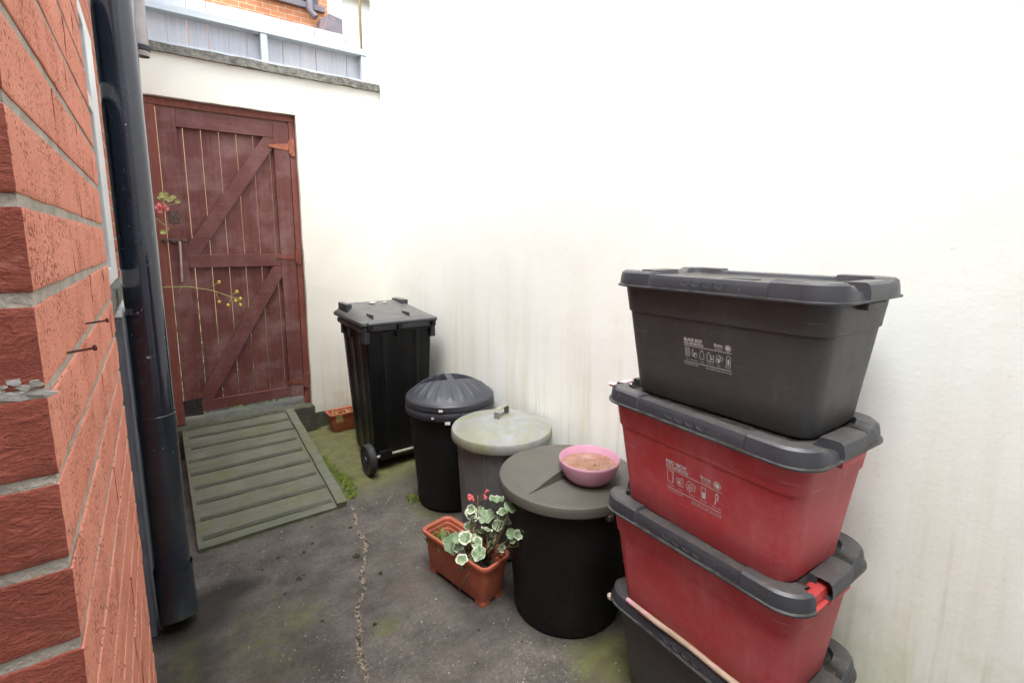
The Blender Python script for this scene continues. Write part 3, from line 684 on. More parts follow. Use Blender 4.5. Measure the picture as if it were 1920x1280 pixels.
# black bin with flat dusty lid
da = thing('dustbin', 'black dustbin with a flat dusty grey lid carrying the pink bowl', 'dustbin', (1.288, 1.372, 0), 0.0, 'round dustbins along the white wall')
part('body', dustbin_body(0.216, 0.258, 0.545, 96, 0), 'bin_black', da, True, 40)
bm = NB()
lathe(bm, [(0.262, 0.532), (0.281, 0.534), (0.284, 0.538), (0.283, 0.560), (0.277, 0.570), (0.262, 0.574), (0.255, 0.572), (0.20, 0.579), (0.12, 0.585), (0.04, 0.587)], 96, True, True)
ld = part('lid', bm, 'dusty_lid', da, True, 35)
bm = NB()                                           # raised winged grip, tapering to a point at both ends
def grip(L, W, H, n=28):
    rings = []
    for i in range(n + 1):
        u = -1 + 2 * i / n; w = W * (1 - abs(u)) ** 0.8 + 0.002; h = H * (1 - u * u) ** 1.2 + 0.001
        rings.append([Vector((u * L, -w, 0)), Vector((u * L, -w * 0.75, h)), Vector((u * L, w * 0.75, h)), Vector((u * L, w, 0))])
    return rings
b2 = bmesh.new(); loft(b2, grip(0.238, 0.052, 0.050), True, True); add(bm, b2, Matrix.Translation((0.0, 0.0, 0.576)) @ Matrix.Rotation(R(11), 4, 'Z'))
part('handle', bm, 'dusty_lid', ld, True, 30)
bm = NB(); box(bm, -0.06, -0.035, -0.283, -0.262, 0.512, 0.535, 0.004); part('clip', bm, 'dusty_lid', ld)
# galvanised bin
db = thing('dustbin', 'grey metal dustbin with a pale algae stained lid and bent strap handle', 'dustbin', (1.318, 1.885, 0), 0.0, 'round dustbins along the white wall')
bm = dustbin_body(0.195, 0.222, 0.575, 120, 20)
part('body', bm, 'galv_body', db, True, 40)
bm = NB(); lathe(bm, [(0.232, 0.556), (0.246, 0.556), (0.248, 0.562), (0.248, 0.594), (0.243, 0.602), (0.232, 0.602), (0.20, 0.614), (0.14, 0.636), (0.08, 0.650), (0.03, 0.654)], 96, True, True)
ld = part('lid', bm, 'galv_lid', db, True, 35)
bm = NB()
hp = [(-0.050, 0.646), (-0.049, 0.684), (-0.038, 0.696), (0.038, 0.696), (0.049, 0.684), (0.050, 0.646)]
for (xa, za), (xb, zb) in zip(hp, hp[1:]):
    dx, dz = xb - xa, zb - za; L = math.hypot(dx, dz); a = math.atan2(dz, dx)
    box(bm, -0.002, L + 0.002, -0.014, 0.014, -0.0025, 0.0025, 0.001, 1, Matrix.Rotation(R(25), 4, 'Z') @ Matrix.Translation((xa, 0, za)) @ Matrix.Rotation(-a, 4, 'Y'))
part('handle', bm, 'galv_lid', ld)
bm = NB(); tube(bm, [(-0.10, -0.205, 0.53), (-0.075, -0.235, 0.50), (-0.03, -0.245, 0.475), (0.0, -0.23, 0.48), (0.01, -0.215, 0.50)], 0.0035, 8); part('side_handle', bm, 'axle', db, True)
bm = NB(); box(bm, -0.19, -0.175, -0.135, -0.11, 0.02, 0.555, 0.003, 2); part('seam', bm, 'galv_body', db)
# ribbed lid bin
dc = thing('dustbin', 'black dustbin with a domed ribbed slate grey lid beside the tall wheeled bin', 'dustbin', (1.316, 2.405, 0), R(-18), 'round dustbins along the white wall')
bm = dustbin_body(0.192, 0.232, 0.535, 96, 0, 0.012)
part('body', bm, 'bin_black', dc, True, 40)
bm = NB(); lathe(bm, [(0.236, 0.551), (0.252, 0.553), (0.256, 0.572), (0.254, 0.590), (0.246, 0.600), (0.254, 0.606), (0.252, 0.632), (0.243, 0.642), (0.238, 0.643)], 96, True, True)
band = part('lid', bm, 'rib_lid', dc, True, 35)
bm = NB(); seg, nr = 240, 48; rings = []
for k in range(nr + 1):
    r = 0.24 * (1 - k / nr) + 0.004 * (k / nr); ring = []
    for i in range(seg):
        a = 2 * math.pi * i / seg; x, y = r * math.cos(a), r * math.sin(a); u = r / 0.24
        z = 0.086 * (1 - u ** 2.4) * (1 + 0.22 * y / 0.24)
        lo_, hi_ = -0.035 + 2.4 * x * x, 0.125 - 2.6 * x * x           # two grip pockets either side of a bar
        ins = min(1, max(0, (y - lo_) / 0.012)) * min(1, max(0, (hi_ - y) / 0.010)) * min(1, max(0, (abs(x) - 0.020) / 0.007))
        z -= 0.052 * ins
        ph = math.atan2(-(y - 0.09), x); q = math.cos(ph * 26)
        if y < lo_ and u < 0.93: z += 0.0045 * max(0.0, q) * min(1, (lo_ - y) * 50, (0.93 - u) * 10)
        ring.append(Vector((x, y, 0.642 + z)))
    rings.append(ring)
loft(bm, rings, False, True); part('dome', bm, 'rib_lid', band, True, 28)
bm = NB()
for a, z, w, h in ((-112, 0.615, 0.022, 0.012), (-122, 0.572, 0.014, 0.010), (-104, 0.548, 0.028, 0.016)):
    bm = NB(); box(bm, -w / 2, w / 2, -0.2585, -0.2555, z - h / 2, z + h / 2, 0.0008, 1, Matrix.Rotation(R(a + 90), 4, 'Z')); part('sticker', bm, 'white_paint', band)

# bowl
bl = thing('bowl', 'pink bowl of murky water standing on the flat dusty bin lid', 'bowl', (1.302, 1.268, 0.5855))
bm = NB()
lathe(bm, [(0.070, 0.0), (0.078, 0.002), (0.098, 0.022), (0.112, 0.050), (0.117, 0.078), (0.1175, 0.084), (0.1155, 0.0865), (0.1135, 0.084), (0.108, 0.052), (0.094, 0.026), (0.074, 0.008), (0.06, 0.006)], 72, True, True)
part('bowl', bm, 'pink', bl, True, 50)
bm = NB(); lathe(bm, [(0.1085, 0.056), (0.1085, 0.0565), (0.05, 0.0565), (0.01, 0.0565)], 72, False, True); part('water', bm, 'water', bl)
bm = NB(); rr = random.Random(4)
for _ in range(26):
    a, q = rr.uniform(0, 6.28), rr.gauss(0.035, 0.022); x, y = 0.02 + q * math.cos(a), -0.02 + q * math.sin(a) * 0.8
    if math.hypot(x, y) < 0.1: box(bm, x - 0.002, x + 0.002, y - 0.0014, y + 0.0014, 0.0566, 0.0585, 0.0005, 1)
part('floating_seed', bm, 'dead', bl)['kind'] = 'stuff'

# ------------------------------------------------------------------ recycling boxes
BH = 0.335
def wid(z): return 0.275 + (0.352 - 0.275) * z / BH + (0.008 if z > 0.245 else 0)
def lng(z): return 0.500 + (0.572 - 0.500) * z / BH + (0.008 if z > 0.245 else 0)
def box_body(mat, root):
    bm = NB(); rings = [rrect(0.250, 0.475, 0.04, 0.0), rrect(0.264, 0.489, 0.045, 0.003), rrect(wid(0.012), lng(0.012), 0.05, 0.012)]
    for z in (0.09, 0.17, 0.236, 0.2449): rings.append(rrect(wid(z), lng(z), 0.052, z))
    for z in (0.2475, 0.29, 0.325): rings.append(rrect(wid(z), lng(z), 0.054, z))
    loft(bm, rings)
    for sgn in (-1, 1):                             # carrying flange tucked under the lid at each end
        a, b = sorted((sgn * 0.279, sgn * 0.309)); box(bm, -0.055, 0.055, a, b, 0.302, 0.318, 0.004)
    return part('body', bm, mat, root, True, 32)
YS = [-0.24, -0.22, -0.200, -0.165, -0.160, -0.12, -0.08, -0.04, 0.0, 0.04, 0.08, 0.12, 0.160, 0.165, 0.2, 0.22, 0.24]
XS = [-0.115, -0.11, -0.08, -0.062, -0.058, -0.02, 0.02, 0.058, 0.062, 0.08, 0.11, 0.115]
def box_lid(root, broken=False, holed=False):
    bm = NB()
    spec = [(0.335, 0.555, 0.05, 0.322), (0.392, 0.612, 0.07, 0.320), (0.404, 0.624, 0.075, 0.3205), (0.404, 0.624, 0.075, 0.3245), (0.394, 0.614, 0.072, 0.3265), (0.391, 0.611, 0.071, 0.345), (0.385, 0.605, 0.069, 0.353), (0.372, 0.592, 0.064, 0.3585), (0.335, 0.555, 0.05, 0.3585), (0.298, 0.518, 0.035, 0.3575), (0.290, 0.510, 0.032, 0.3495), (0.20, 0.42, 0.03, 0.3485)]
    rings = []
    for ri, (w, l, r, z) in enumerate(spec):
        P = rrect(w, l, r, z, 7, [y * (l / 0.624) if abs(y) > 0.19 else y for y in YS], [x for x in XS])
        for p in P:
            if 4 <= ri <= 9:
                onlong = abs(abs(p.x) - w / 2) < 1e-4 and abs(p.y) < 0.1625
                onend = abs(abs(p.y) - l / 2) < 1e-4 and abs(p.x) < 0.13
                if not onlong and not onend and ri >= 6: p.z += 0.0065
                if onlong and ri in (4, 5, 6): p.x -= math.copysign(0.004, p.x)
                if onend:
                    if 0.061 < abs(p.x) < 0.0805 and ri >= 4: p.z -= 0.016 if ri > 4 else 0.002
                    if abs(p.x) < 0.0595: p.z += 0.004 if ri >= 6 else 0; p.y += math.copysign(0.006, p.y) if ri < 8 else 0
        rings.append(P)
    vr, fs = loft(bm, rings, False, True)
    kill = []
    if broken:
        for band in fs[0:9]:
            for f in band:
                c = f.calc_center_median()
                if c.y < -0.285 and (-0.128 < c.x < -0.060): kill.append(f)
    bmesh.ops.delete(bm, geom=kill, context='FACES_ONLY') if kill else None
    # scalloped finger marks in the middle of each long skirt
    for s in (-1, 1):
        for k in range(4):
            c = (k - 1.5) * 0.032
            pts = [Vector((s * 0.3955 / 2, c + 0.015 * math.cos(a), 0.349 - 0.013 * math.sin(a))) for a in [math.pi * i / 10 for i in range(11)]]
            tube(bm, pts, 0.0013, 6)
    lo = part('lid', bm, 'box_lid', root, True, 32)
    if holed:
        bm = NB(); P = [Vector((-0.178 + 0.0075 * math.cos(a), -0.205 + 0.036 * math.sin(a), 0.3642 + 0.0006 * math.sin(a))) for a in [6.283 * i / 20 for i in range(20)]]
        loft(bm, [P, [p + Vector((0, 0, 0.0012)) for p in P]]); part('slot', bm, 'rubber', lo)
        bm = NB(); P = [Vector(p) for p in ((-0.10, 0.03, 0.3495), (-0.06, -0.05, 0.3495), (-0.03, -0.06, 0.352), (-0.05, 0.0, 0.352))]
        loft(bm, [P, [p + Vector((0, 0, 0.002)) for p in P]]); part('tear', bm, 'rubber', lo)
    return lo

def text_geo(s, size, bold=0.0):
    cu = bpy.data.curves.new('t', 'FONT'); cu.body = s; cu.size = size; cu.resolution_u = 4
    o = bpy.data.objects.new('t', cu); COL.objects.link(o); bpy.context.view_layer.update()
    me = bpy.data.meshes.new_from_object(o.evaluated_get(bpy.context.evaluated_depsgraph_get()))
    V = [(v.co.x, v.co.y) for v in me.vertices]; F = [tuple(p.vertices) for p in me.polygons]
    bpy.data.objects.remove(o); bpy.data.curves.remove(cu); bpy.data.meshes.remove(me)
    return V, F
class Print:
    """flat print laid out in metres, u to the right, v up"""
    def __init__(s): s.V, s.F = [], []
    def geo(s, V, F, u, v, d=0.0):
        n = len(s.V); s.V += [(x + u, y + v, d) for x, y in V]; s.F += [tuple(i + n for i in f) for f in F]
    def text(s, t, size, u, v, bold=0.0, width=None):
        V, F = text_geo(t, size, bold); w = max(x for x, y in V)
        if width: V = [(x * width / w, y) for x, y in V]; w = width
        for k, (du, dv) in enumerate(((0, 0), (bold, 0), (-bold, 0), (0, bold), (0, -bold)) if bold > 0.00025 else ((0, 0),)): s.geo(V, F, u + du, v + dv, k * 0.00008)
        return w
    def rect(s, u0, v0, u1, v1): s.geo([(u0, v0), (u1, v0), (u1, v1), (u0, v1)], [(0, 1, 2, 3)], 0, 0)
    def line(s, pts, w=0.0011):
        for (a, b), (c, d) in zip(pts, pts[1:]):
            L = math.hypot(c - a, d - b) or 1; nx, ny = -(d - b) / L * w / 2, (c - a) / L * w / 2; ex, ey = (c - a) / L * w / 3, (d - b) / L * w / 3
            s.geo([(a + nx - ex, b + ny - ey), (a - nx - ex, b - ny - ey), (c - nx + ex, d - ny + ey), (c + nx + ex, d + ny + ey)], [(0, 1, 2, 3)], 0, 0)
    def disc(s, u, v, r, n=20): s.geo([(r * math.cos(2 * math.pi * i / n), r * math.sin(2 * math.pi * i / n)) for i in range(n)], [tuple(range(n))], u, v)
    def arc(s, u, v, rx, ry, a0, a1, w=0.0011, n=14): s.line([(u + rx * math.cos(R(a0 + (a1 - a0) * i / n)), v + ry * math.sin(R(a0 + (a1 - a0) * i / n))) for i in range(n + 1)], w)
def make_print(kind):
    p = Print(); W = 0.150
    p.text(kind + ' BOX', 0.0135, 0, 0.083, 0.0006, 0.060)
    p.text('YOU CAN RECYCLE:', 0.0090, 0, 0.0735, 0.0004, 0.064)
    p.rect(0, 0.0685, W, 0.0702); p.rect(0, 0.0185, W, 0.0202)
    p.text('Bryson', 0.0110, 0.098, 0.083, 0.0003, 0.026); p.text('RECYCLING', 0.0055, 0.099, 0.0775, 0.0001, 0.025); p.rect(0.099, 0.0735, 0.124, 0.0746)
    p.arc(0.140, 0.0825, 0.0085, 0.0085, 0, 360, 0.0016, 24); p.disc(0.140, 0.0825, 0.0058); 
    p.text('Tel 028 9032 0198', 0.0062, 0, 0.0105, 0.0002, 0.046)
    p.text('www.belfastcity.gov.uk/recycling', 0.0062, 0.072, 0.0105, 0.0002, 0.078)
    p.rect(0.072, 0.0062, W, 0.0072) if kind == 'RED' else None
    y = 0.036
    if kind == 'BLACK':
        p.line([(0.004, y + 0.026), (0.006, y), (0.019, y + 0.002), (0.017, y + 0.027), (0.004, y + 0.026)], 0.0013)
        for k in range(5): p.line([(0.0065, y + 0.006 + k * 0.004), (0.0165, y + 0.007 + k * 0.004)], 0.0012)
        p.arc(0.032, y + 0.014, 0.006, 0.011, 90, 360); p.line([(0.028, y + 0.024), (0.034, y + 0.006)]); p.arc(0.038, y + 0.008, 0.006, 0.007, 0, 360); p.line([(0.030, y + 0.004), (0.038, y + 0.015), (0.043, y + 0.012)], 0.0014)
        p.line([(0.053, y), (0.053, y + 0.017), (0.057, y + 0.022), (0.057, y + 0.026), (0.062, y + 0.026), (0.062, y + 0.022), (0.066, y + 0.017), (0.066, y), (0.053, y)], 0.0013)
        p.line([(0.076, y - 0.002), (0.076, y + 0.018), (0.081, y + 0.025), (0.086, y + 0.018), (0.086, y - 0.002), (0.076, y - 0.002)], 0.0014); p.line([(0.086, y + 0.015), (0.097, y + 0.017), (0.097, y - 0.002), (0.086, y - 0.002)], 0.0014); p.disc(0.091, y + 0.007, 0.003)
        for u, v, q in ((0.112, 0.015, 0.007), (0.119, 0.013, 0.006), (0.110, 0.005, 0.006)): p.arc(u, y + v, q, q, 0, 360, 0.0013)
        p.disc(0.112, y + 0.005, 0.0032)
        p.line([(0.136, y - 0.004), (0.136, y + 0.018)], 0.0014); p.line([(0.147, y - 0.004), (0.147, y + 0.018)], 0.0014); p.arc(0.1415, y + 0.018, 0.0055, 0.007, 0, 180); p.line([(0.136, y - 0.004), (0.147, y - 0.004)]); p.rect(0.1395, y, 0.1435, y + 0.015)
        for t, u, w in (('Glass', 0.006, 0.011), ('Plastic bottles', 0.022, 0.024), ('Cans', 0.053, 0.013), ('Cartons', 0.075, 0.020), ('Foil', 0.108, 0.009), ('Aerosols', 0.132, 0.017)): p.text(t, 0.0058, u, 0.0255, 0.0002, w)
    else:
        p.line([(0.004, y + 0.028), (0.004, y), (0.018, y - 0.002), (0.022, y + 0.002), (0.022, y + 0.028), (0.004, y + 0.028)], 0.0013); p.line([(0.018, y - 0.002), (0.018, y + 0.024), (0.022, y + 0.028)], 0.0013)
        p.line([(0.033, y), (0.031, y + 0.017), (0.038, y + 0.019), (0.040, y), (0.033, y)], 0.0014); p.line([(0.043, y), (0.043, y + 0.019), (0.046, y + 0.024), (0.049, y + 0.019), (0.049, y), (0.043, y)], 0.0014); p.disc(0.037, y + 0.008, 0.003)
        p.line([(0.060, y + 0.018), (0.066, y + 0.024), (0.079, y + 0.022), (0.085, y + 0.015), (0.081, y + 0.013), (0.080, y + 0.002)], 0.0013)
        for u, v in ((0.062, 0.010), (0.070, 0.006), (0.072, 0.014), (0.066, 0.002)): p.arc(u, y + v, 0.005, 0.004, 0, 360, 0.0014)
        p.line([(0.101, y - 0.002), (0.099, y + 0.024), (0.110, y + 0.026), (0.110, y), (0.101, y - 0.002)], 0.0013); p.rect(0.1015, y - 0.001, 0.1095, y + 0.014)
        p.line([(0.134, y - 0.002), (0.137, y + 0.010)], 0.0025); p.line([(0.137, y + 0.010), (0.136, y + 0.020), (0.140, y + 0.027), (0.143, y + 0.022), (0.141, y + 0.010)], 0.0022)
        for t, u, w in (('Cardboard', 0.003, 0.020), ('Pots', 0.036, 0.010), ('Textiles', 0.065, 0.016), ('Batteries', 0.096, 0.018), ('Plastic cutlery', 0.126, 0.024)): p.text(t, 0.0056, u, 0.0255, 0.0002, w)
    return p
def put_print(p, body, sc, y0, z0):
    V = []
    for u, v, d in p.V:
        z = z0 + v * sc; V.append((-(wid(z) / 2) - 0.0006 - d, y0 - u * sc, z))
    me = bpy.data.meshes.new('printed_label'); me.from_pydata(V, [], p.F); link('printed_label', me, 'print', body)

PIT = 0.3495
stack = [  # x, y, yaw, colour, label, broken, holed, print
    (1.312, 0.700, 2.0, 'box_black', 'black lidded recycling box at the bottom of the stack under the two red ones', False, False, None),
    (1.272, 0.695, 1.5, 'box_red', 'plain dark red recycling box with a broken lid, directly on the bottom box', True, False, None),
    (1.258, 0.690, 3.5, 'box_red', 'red recycling box with white printing, between the top black box and the other red one', False, False, 'RED'),
    (1.287, 0.690, 1.0, 'box_black', 'black recycling box with white printing at the top of the stack', False, True, 'BLACK')]
for k, (x, y, a, mat, lbl, br, ho, pr) in enumerate(stack):
    t = thing('recycling_box', lbl, 'storage box', (x, y, 0.004 + PIT * k), R(-a), 'stacked recycling boxes')
    bo = box_body(mat, t); box_lid(t, br, ho)
    if pr: put_print(make_print(pr), bo, *((0.90, 0.068, 0.113) if pr == 'BLACK' else (1.14, 0.080, 0.098)))
    if br:
        bm = NB(); box(bm, -0.150, 0.15, -0.297, -0.26, 0.300, 0.345, 0.012); box(bm, -0.128, 0.128, -0.306, -0.27, 0.312, 0.317, 0.002); part('rim', bm, 'red_edge', t, True, 40)
# stick, strip and pebble
bm = NB(); tube(bm, [(1.128, 0.915, 0.372), (1.126, 0.80, 0.371), (1.127, 0.69, 0.372), (1.121, 0.58, 0.371), (1.122, 0.42, 0.372)], [0.0075, 0.0085, 0.008, 0.0085, 0.008], 12)
o = from_bm('garden_cane', bm, 'stick', None, True, 50); tag(o, 'long pale wooden cane lying on the lowest box lid', 'stick')
bm = NB(); box(bm, 1.098, 1.195, 0.975, 0.994, 1.0735, 1.080, 0.003); box(bm, 1.094, 1.11, 0.972, 0.996, 1.0802, 1.084, 0.0018)
o = from_bm('plastic_strip', bm, 'pale_pink'); o.data.transform(Matrix.Translation((0.0, 0.0, -0.012))); tag(o, 'small pale pink plastic strip on the lid of the printed red box', 'plastic strip')
bm = NB(); bmesh.ops.create_icosphere(bm, subdivisions=3, radius=0.011)
for v in bm.verts: v.co = Vector((v.co.x * 0.9, v.co.y, v.co.z * 1.15)) * (1 + 0.15 * mn.noise(v.co * 90)) + Vector((1.150, 1.005, 0.314))
o = from_bm('snail', bm, 'pebble', None, True); tag(o, 'tiny pale snail clinging under the corner of the lowest box lid', 'snail')

# ------------------------------------------------------------------ planters and plants
def trough(name_label, loc, rz, w, l, h, feet=True):
    t = thing('planter_trough', name_label, 'planter', loc, rz, 'terracotta coloured troughs')
    bm = NB(); z0 = 0.02 if feet else 0.004; wb, lb = w * 0.74, l * 0.84
    rings = [rrect(wb, lb, 0.02, z0), rrect(wb + 0.004, lb + 0.004, 0.022, z0 + 0.004), rrect(w * 0.86, l * 0.93, 0.026, h * 0.78), rrect(w * 0.88, l * 0.94, 0.026, h - 0.018),
             rrect(w, l, 0.034, h - 0.016), rrect(w + 0.004, l + 0.004, 0.035, h - 0.008), rrect(w, l, 0.034, h), rrect(w - 0.016, l - 0.016, 0.028, h + 0.001), rrect(w - 0.030, l - 0.030, 0.024, h - 0.004),
             rrect(w - 0.034, l - 0.034, 0.023, h - 0.020), rrect(w - 0.042, l - 0.042, 0.022, h - 0.022), rrect(w - 0.046, l - 0.046, 0.021, h - 0.042), rrect(w - 0.053, l - 0.053, 0.02, h - 0.044), rrect(w - 0.062, l - 0.07, 0.02, h * 0.55)]
    loft(bm, rings)
    if feet:
        for sx in (-1, 1):
            for sy in (-1, 1):
                a, b = sx * wb / 2, sy * lb / 2
                box(bm, min(a, a - sx * 0.045), max(a, a - sx * 0.045), min(b, b - sy * 0.05), max(b, b - sy * 0.05), 0.0, z0 + 0.004, 0.004)
    part('trough', bm, 'terracotta', t, True, 35)
    bm = NB(); b2 = bmesh.new(); rough_slab(b2, -w / 2 + 0.03, w / 2 - 0.03, -l / 2 + 0.034, l / 2 - 0.034, h * 0.5, h - 0.062, 14, 34, 1, 0.007, 70); add(bm, b2)
    part('soil', bm, 'soil', t, True, 60)
    return t
TC = (1.000, 1.718)
trough('terracotta coloured trough of variegated geraniums in front of the bins', (TC[0], TC[1], 0), math.atan2(0.071, 0.383) , 0.165, 0.43, 0.198)
trough('small terracotta coloured trough of weeds in the back corner behind the wheeled bin', (1.20, 3.845, 0), R(90), 0.155, 0.40, 0.155, False)

LEAVES = [(1.126, 1.642, 0.372, 0.031), (1.177, 1.611, 0.344, 0.027), (1.146, 1.63, 0.325, 0.022), (1.025, 1.703, 0.322, 0.027), (1.06, 1.682, 0.333, 0.02), (1.083, 1.668, 0.301, 0.034), (1.113, 1.65, 0.284, 0.025), (1.13, 1.639, 0.263, 0.025), (1.162, 1.62, 0.268, 0.018), (1.201, 1.596, 0.207, 0.018), (1.229, 1.579, 0.227, 0.02), (1.029, 1.701, 0.207, 0.023), (1.004, 1.716, 0.211, 0.027), (1.091, 1.663, 0.239, 0.036), (1.059, 1.682, 0.221, 0.027), (1.047, 1.69, 0.184, 0.023), (0.949, 1.749, 0.175, 0.038), (0.982, 1.729, 0.158, 0.027), (0.965, 1.739, 0.204, 0.023), (1.054, 1.685, 0.131, 0.029), (0.991, 1.724, 0.102, 0.023), (1.026, 1.702, 0.086, 0.02), (1.054, 1.686, 0.057, 0.022), (1.162, 1.62, 0.299, 0.013), (1.106, 1.654, 0.175, 0.02), (1.134, 1.637, 0.138, 0.016), (1.07, 1.70, 0.28, 0.026), (1.10, 1.69, 0.22, 0.024), (1.03, 1.72, 0.25, 0.024)]
def leaf(V, F, E, c, r, nrm, rr):
    nrm = nrm.normalized(); u = nrm.orthogonal().normalized(); u = Matrix.Rotation(rr.uniform(0, 6.28), 3, nrm) @ u; w = nrm.cross(u)
    n, kr = 30, 5; lob = rr.choice((5, 6, 7)); ph = rr.uniform(0, 6); cup = rr.uniform(0.1, 0.75); tone = rr.uniform(-0.22, 0.12); fold = rr.uniform(0.0, 0.45)
    b0 = len(V); V.append(tuple(c)); E.append(tone)
    for k in range(1, kr + 1):
        q = k / kr
        for i in range(n):
            a = 2 * math.pi * i / n * 0.965 + 0.11
            rad = r * q * (1 + q * (0.055 * math.cos(lob * a + ph) + 0.025 * math.cos(lob * 3 * a + ph)) - 0.18 * math.exp(-((min(a, 6.283 - a)) / 0.28) ** 2))
            h = r * (cup * q * q * (0.6 + 0.4 * math.cos(a + ph)) + 0.12 * q * q * math.cos(lob * a + ph + 1.5) + fold * abs(q * math.sin(a)) - 0.04 * q)
            p = c + u * (rad * math.cos(a)) + w * (rad * math.sin(a)) + nrm * h
            V.append(tuple(p)); E.append(q + tone)
    for i in range(n): F.append((b0, b0 + 1 + i, b0 + 1 + (i + 1) % n))
    for k in range(1, kr):
        for i in range(n):
            a, b = b0 + 1 + (k - 1) * n, b0 + 1 + k * n; j = (i + 1) % n
            F.append((a + i, b + i, b + j, a + j))
rl = random.Random(19)
for _ in range(16):
    b = rl.choice(LEAVES[:27]); LEAVES.append((b[0] + rl.uniform(-0.03, 0.03), b[1] + rl.uniform(-0.02, 0.03), b[2] + rl.uniform(-0.03, 0.02), rl.uniform(0.010, 0.020)))
gr = thing('geranium', 'variegated geranium with white edged leaves and a salmon flower in the front trough', 'plant', (TC[0], TC[1], 0.14))
O = Vector((TC[0], TC[1], 0.14)); rr = random.Random(11)
V, F, E = [], [], []; stems = NB(); camdir = Vector((-0.52, -0.84, 0.0))
cam = Vector((0, 0, 1.5))
roots = [Vector((1.03, 1.66, 0.145)), Vector((1.02, 1.72, 0.145)), Vector((1.035, 1.60, 0.145))]
for (x, y, z, r) in LEAVES:
    s = 0.862 if x > 1.17 else 0.90 if x > 1.14 else 1.0 if z > 0.22 else (0.965 if z > 0.14 else 0.935)
    p = cam + (Vector((x, y, z)) - cam) * (s + rr.uniform(-0.012, 0.012))
    nrm = Vector((rr.uniform(-0.7, 0.35), rr.uniform(-0.9, 0.15), rr.uniform(0.55, 1.1)))
    leaf(V, F, E, p - O, r * 1.08, nrm, rr)
    rt = min(roots, key=lambda q: (q - p).length) + Vector((rr.uniform(-.01, .01), rr.uniform(-.02, .02), 0))
    mid = rt.lerp(p, 0.55) + Vector((rr.uniform(-.01, .01), rr.uniform(-.01, .01), 0.03 if z < 0.2 else -0.01))
    if z < 0.2: mid.z = max(mid.z, 0.212)
    tube(stems, [rt - O, mid - O, p - O], [0.0024, 0.0019, 0.0013], 6)
for path, rad in (([(1.05, 1.62, 0.16), (1.055, 1.56, 0.225), (1.045, 1.49, 0.27), (1.045, 1.43, 0.305), (1.045, 1.385, 0.335), (1.040, 1.375, 0.375), (1.035, 1.375, 0.388)], 0.0038),
                  ([(1.03, 1.67, 0.15), (1.06, 1.672, 0.22), (1.09, 1.66, 0.28)], 0.0040), ([(1.03, 1.64, 0.15), (1.08, 1.63, 0.20), (1.10, 1.62, 0.24)], 0.0042), ([(1.0, 1.70, 0.15), (0.98, 1.69, 0.2), (0.955, 1.70, 0.2)], 0.0035)):
    tube(stems, [Vector(p) - O for p in path], rad, 8)
me = bpy.data.meshes.new('foliage'); me.from_pydata(V, [], F)
at = me.attributes.new('edge', 'FLOAT', 'POINT'); at.data.foreach_set('value', E)
for p in me.polygons: p.use_smooth = True
link('foliage', me, 'leaf', gr)
part('stems', stems, 'stem', gr, True)
bm = NB(); tube(bm, [Vector(p) - O for p in ((0.985, 1.63, 0.20), (0.955, 1.60, 0.14), (0.915, 1.62, 0.06))], [0.003, 0.0035, 0.004], 7); tube(bm, [Vector(p) - O for p in ((0.96, 1.64, 0.20), (0.935, 1.64, 0.13), (0.92, 1.645, 0.075))], [0.0012, 0.0014, 0.001], 6)
part('dead_stem', bm, 'dead', gr, True)
fr = random.Random(8); fo = None
def petal(bm, c, d, L, w):
    d = d.normalized(); s = d.cross(Vector((0.3, -0.8, 0.4))).normalized(); n = d.cross(s)
    rings = [[c + d * (L * q) + s * (w * ww * math.cos(a)) + n * (0.0012 * math.sin(a) + 0.004 * q * q) for a in [math.pi * 2 * i / 8 for i in range(8)]] for q, ww in ((0, 0.15), (0.35, 0.55), (0.7, 1.0), (0.92, 0.7), (1.0, 0.2))]
    loft(bm, rings)
hd = Vector((1.052, 1.687, 0.405)) - O
for cx, cz, n in ((-0.022, 0.004, 6), (0.024, 0.006, 6)):
    bm = NB()
    for k in range(n): petal(bm, hd + Vector((cx, -cx * 0.5, cz)), Vector((cx * 25 + fr.uniform(-.6, .6), -0.3, fr.uniform(-.8, .5))), 0.026, 0.0065)
    f_ = part('flower', bm, 'flower', gr, True); fo = fo or f_
bm = NB(); tube(bm, [Vector((1.045, 1.68, 0.16)) - O, Vector((1.05, 1.687, 0.30)) - O, hd], 0.002, 6)
for dx, dz in ((-0.02, 0.006), (0.02, 0.008), (-0.03, -0.012), (0.034, -0.008), (0.0, -0.03)): tube(bm, [hd + Vector((0, 0, -0.03)), hd + Vector((dx, -dx * .5, dz))], 0.0012, 5)
part('flower_stalk', bm, 'dead', fo, True)
def blades(bm, n, cx, cy, cz, sx, sy, h, rr, w=0.0025, lean=0.5):
    for _ in range(n):
        x, y = cx + rr.uniform(-sx, sx), cy + rr.uniform(-sy, sy); a = rr.uniform(0, 6.28); L = h * rr.uniform(0.5, 1.2); le = L * rr.uniform(0.1, lean)
        d = Vector((math.cos(a), math.sin(a), 0)); s = Vector((-d.y, d.x, 0)) * w
        p0 = Vector((x, y, cz)); p1 = p0 + Vector((0, 0, L * 0.6)) + d * le * 0.4; p2 = p0 + Vector((0, 0, L)) + d * le
        v = [bm.verts.new(q) for q in (p0 - s, p0 + s, p1 + s * 0.8, p1 - s * 0.8, p2)]
        bm.faces.new((v[0], v[1], v[2], v[3])); bm.faces.new((v[3], v[2], v[4]))
bm = NB(); blades(bm, 60, -0.03, 0.14, 0.0, 0.045, 0.05, 0.045, random.Random(1), 0.004, 1.2)
o = from_bm('weed_clump', bm, 'green'); o.location = (TC[0], TC[1], 0.136); o.rotation_euler.z = math.atan2(0.071, 0.383); tag(o, 'low green weeds in the far end of the front trough beside the geranium', 'weeds', 'weeds in the troughs')
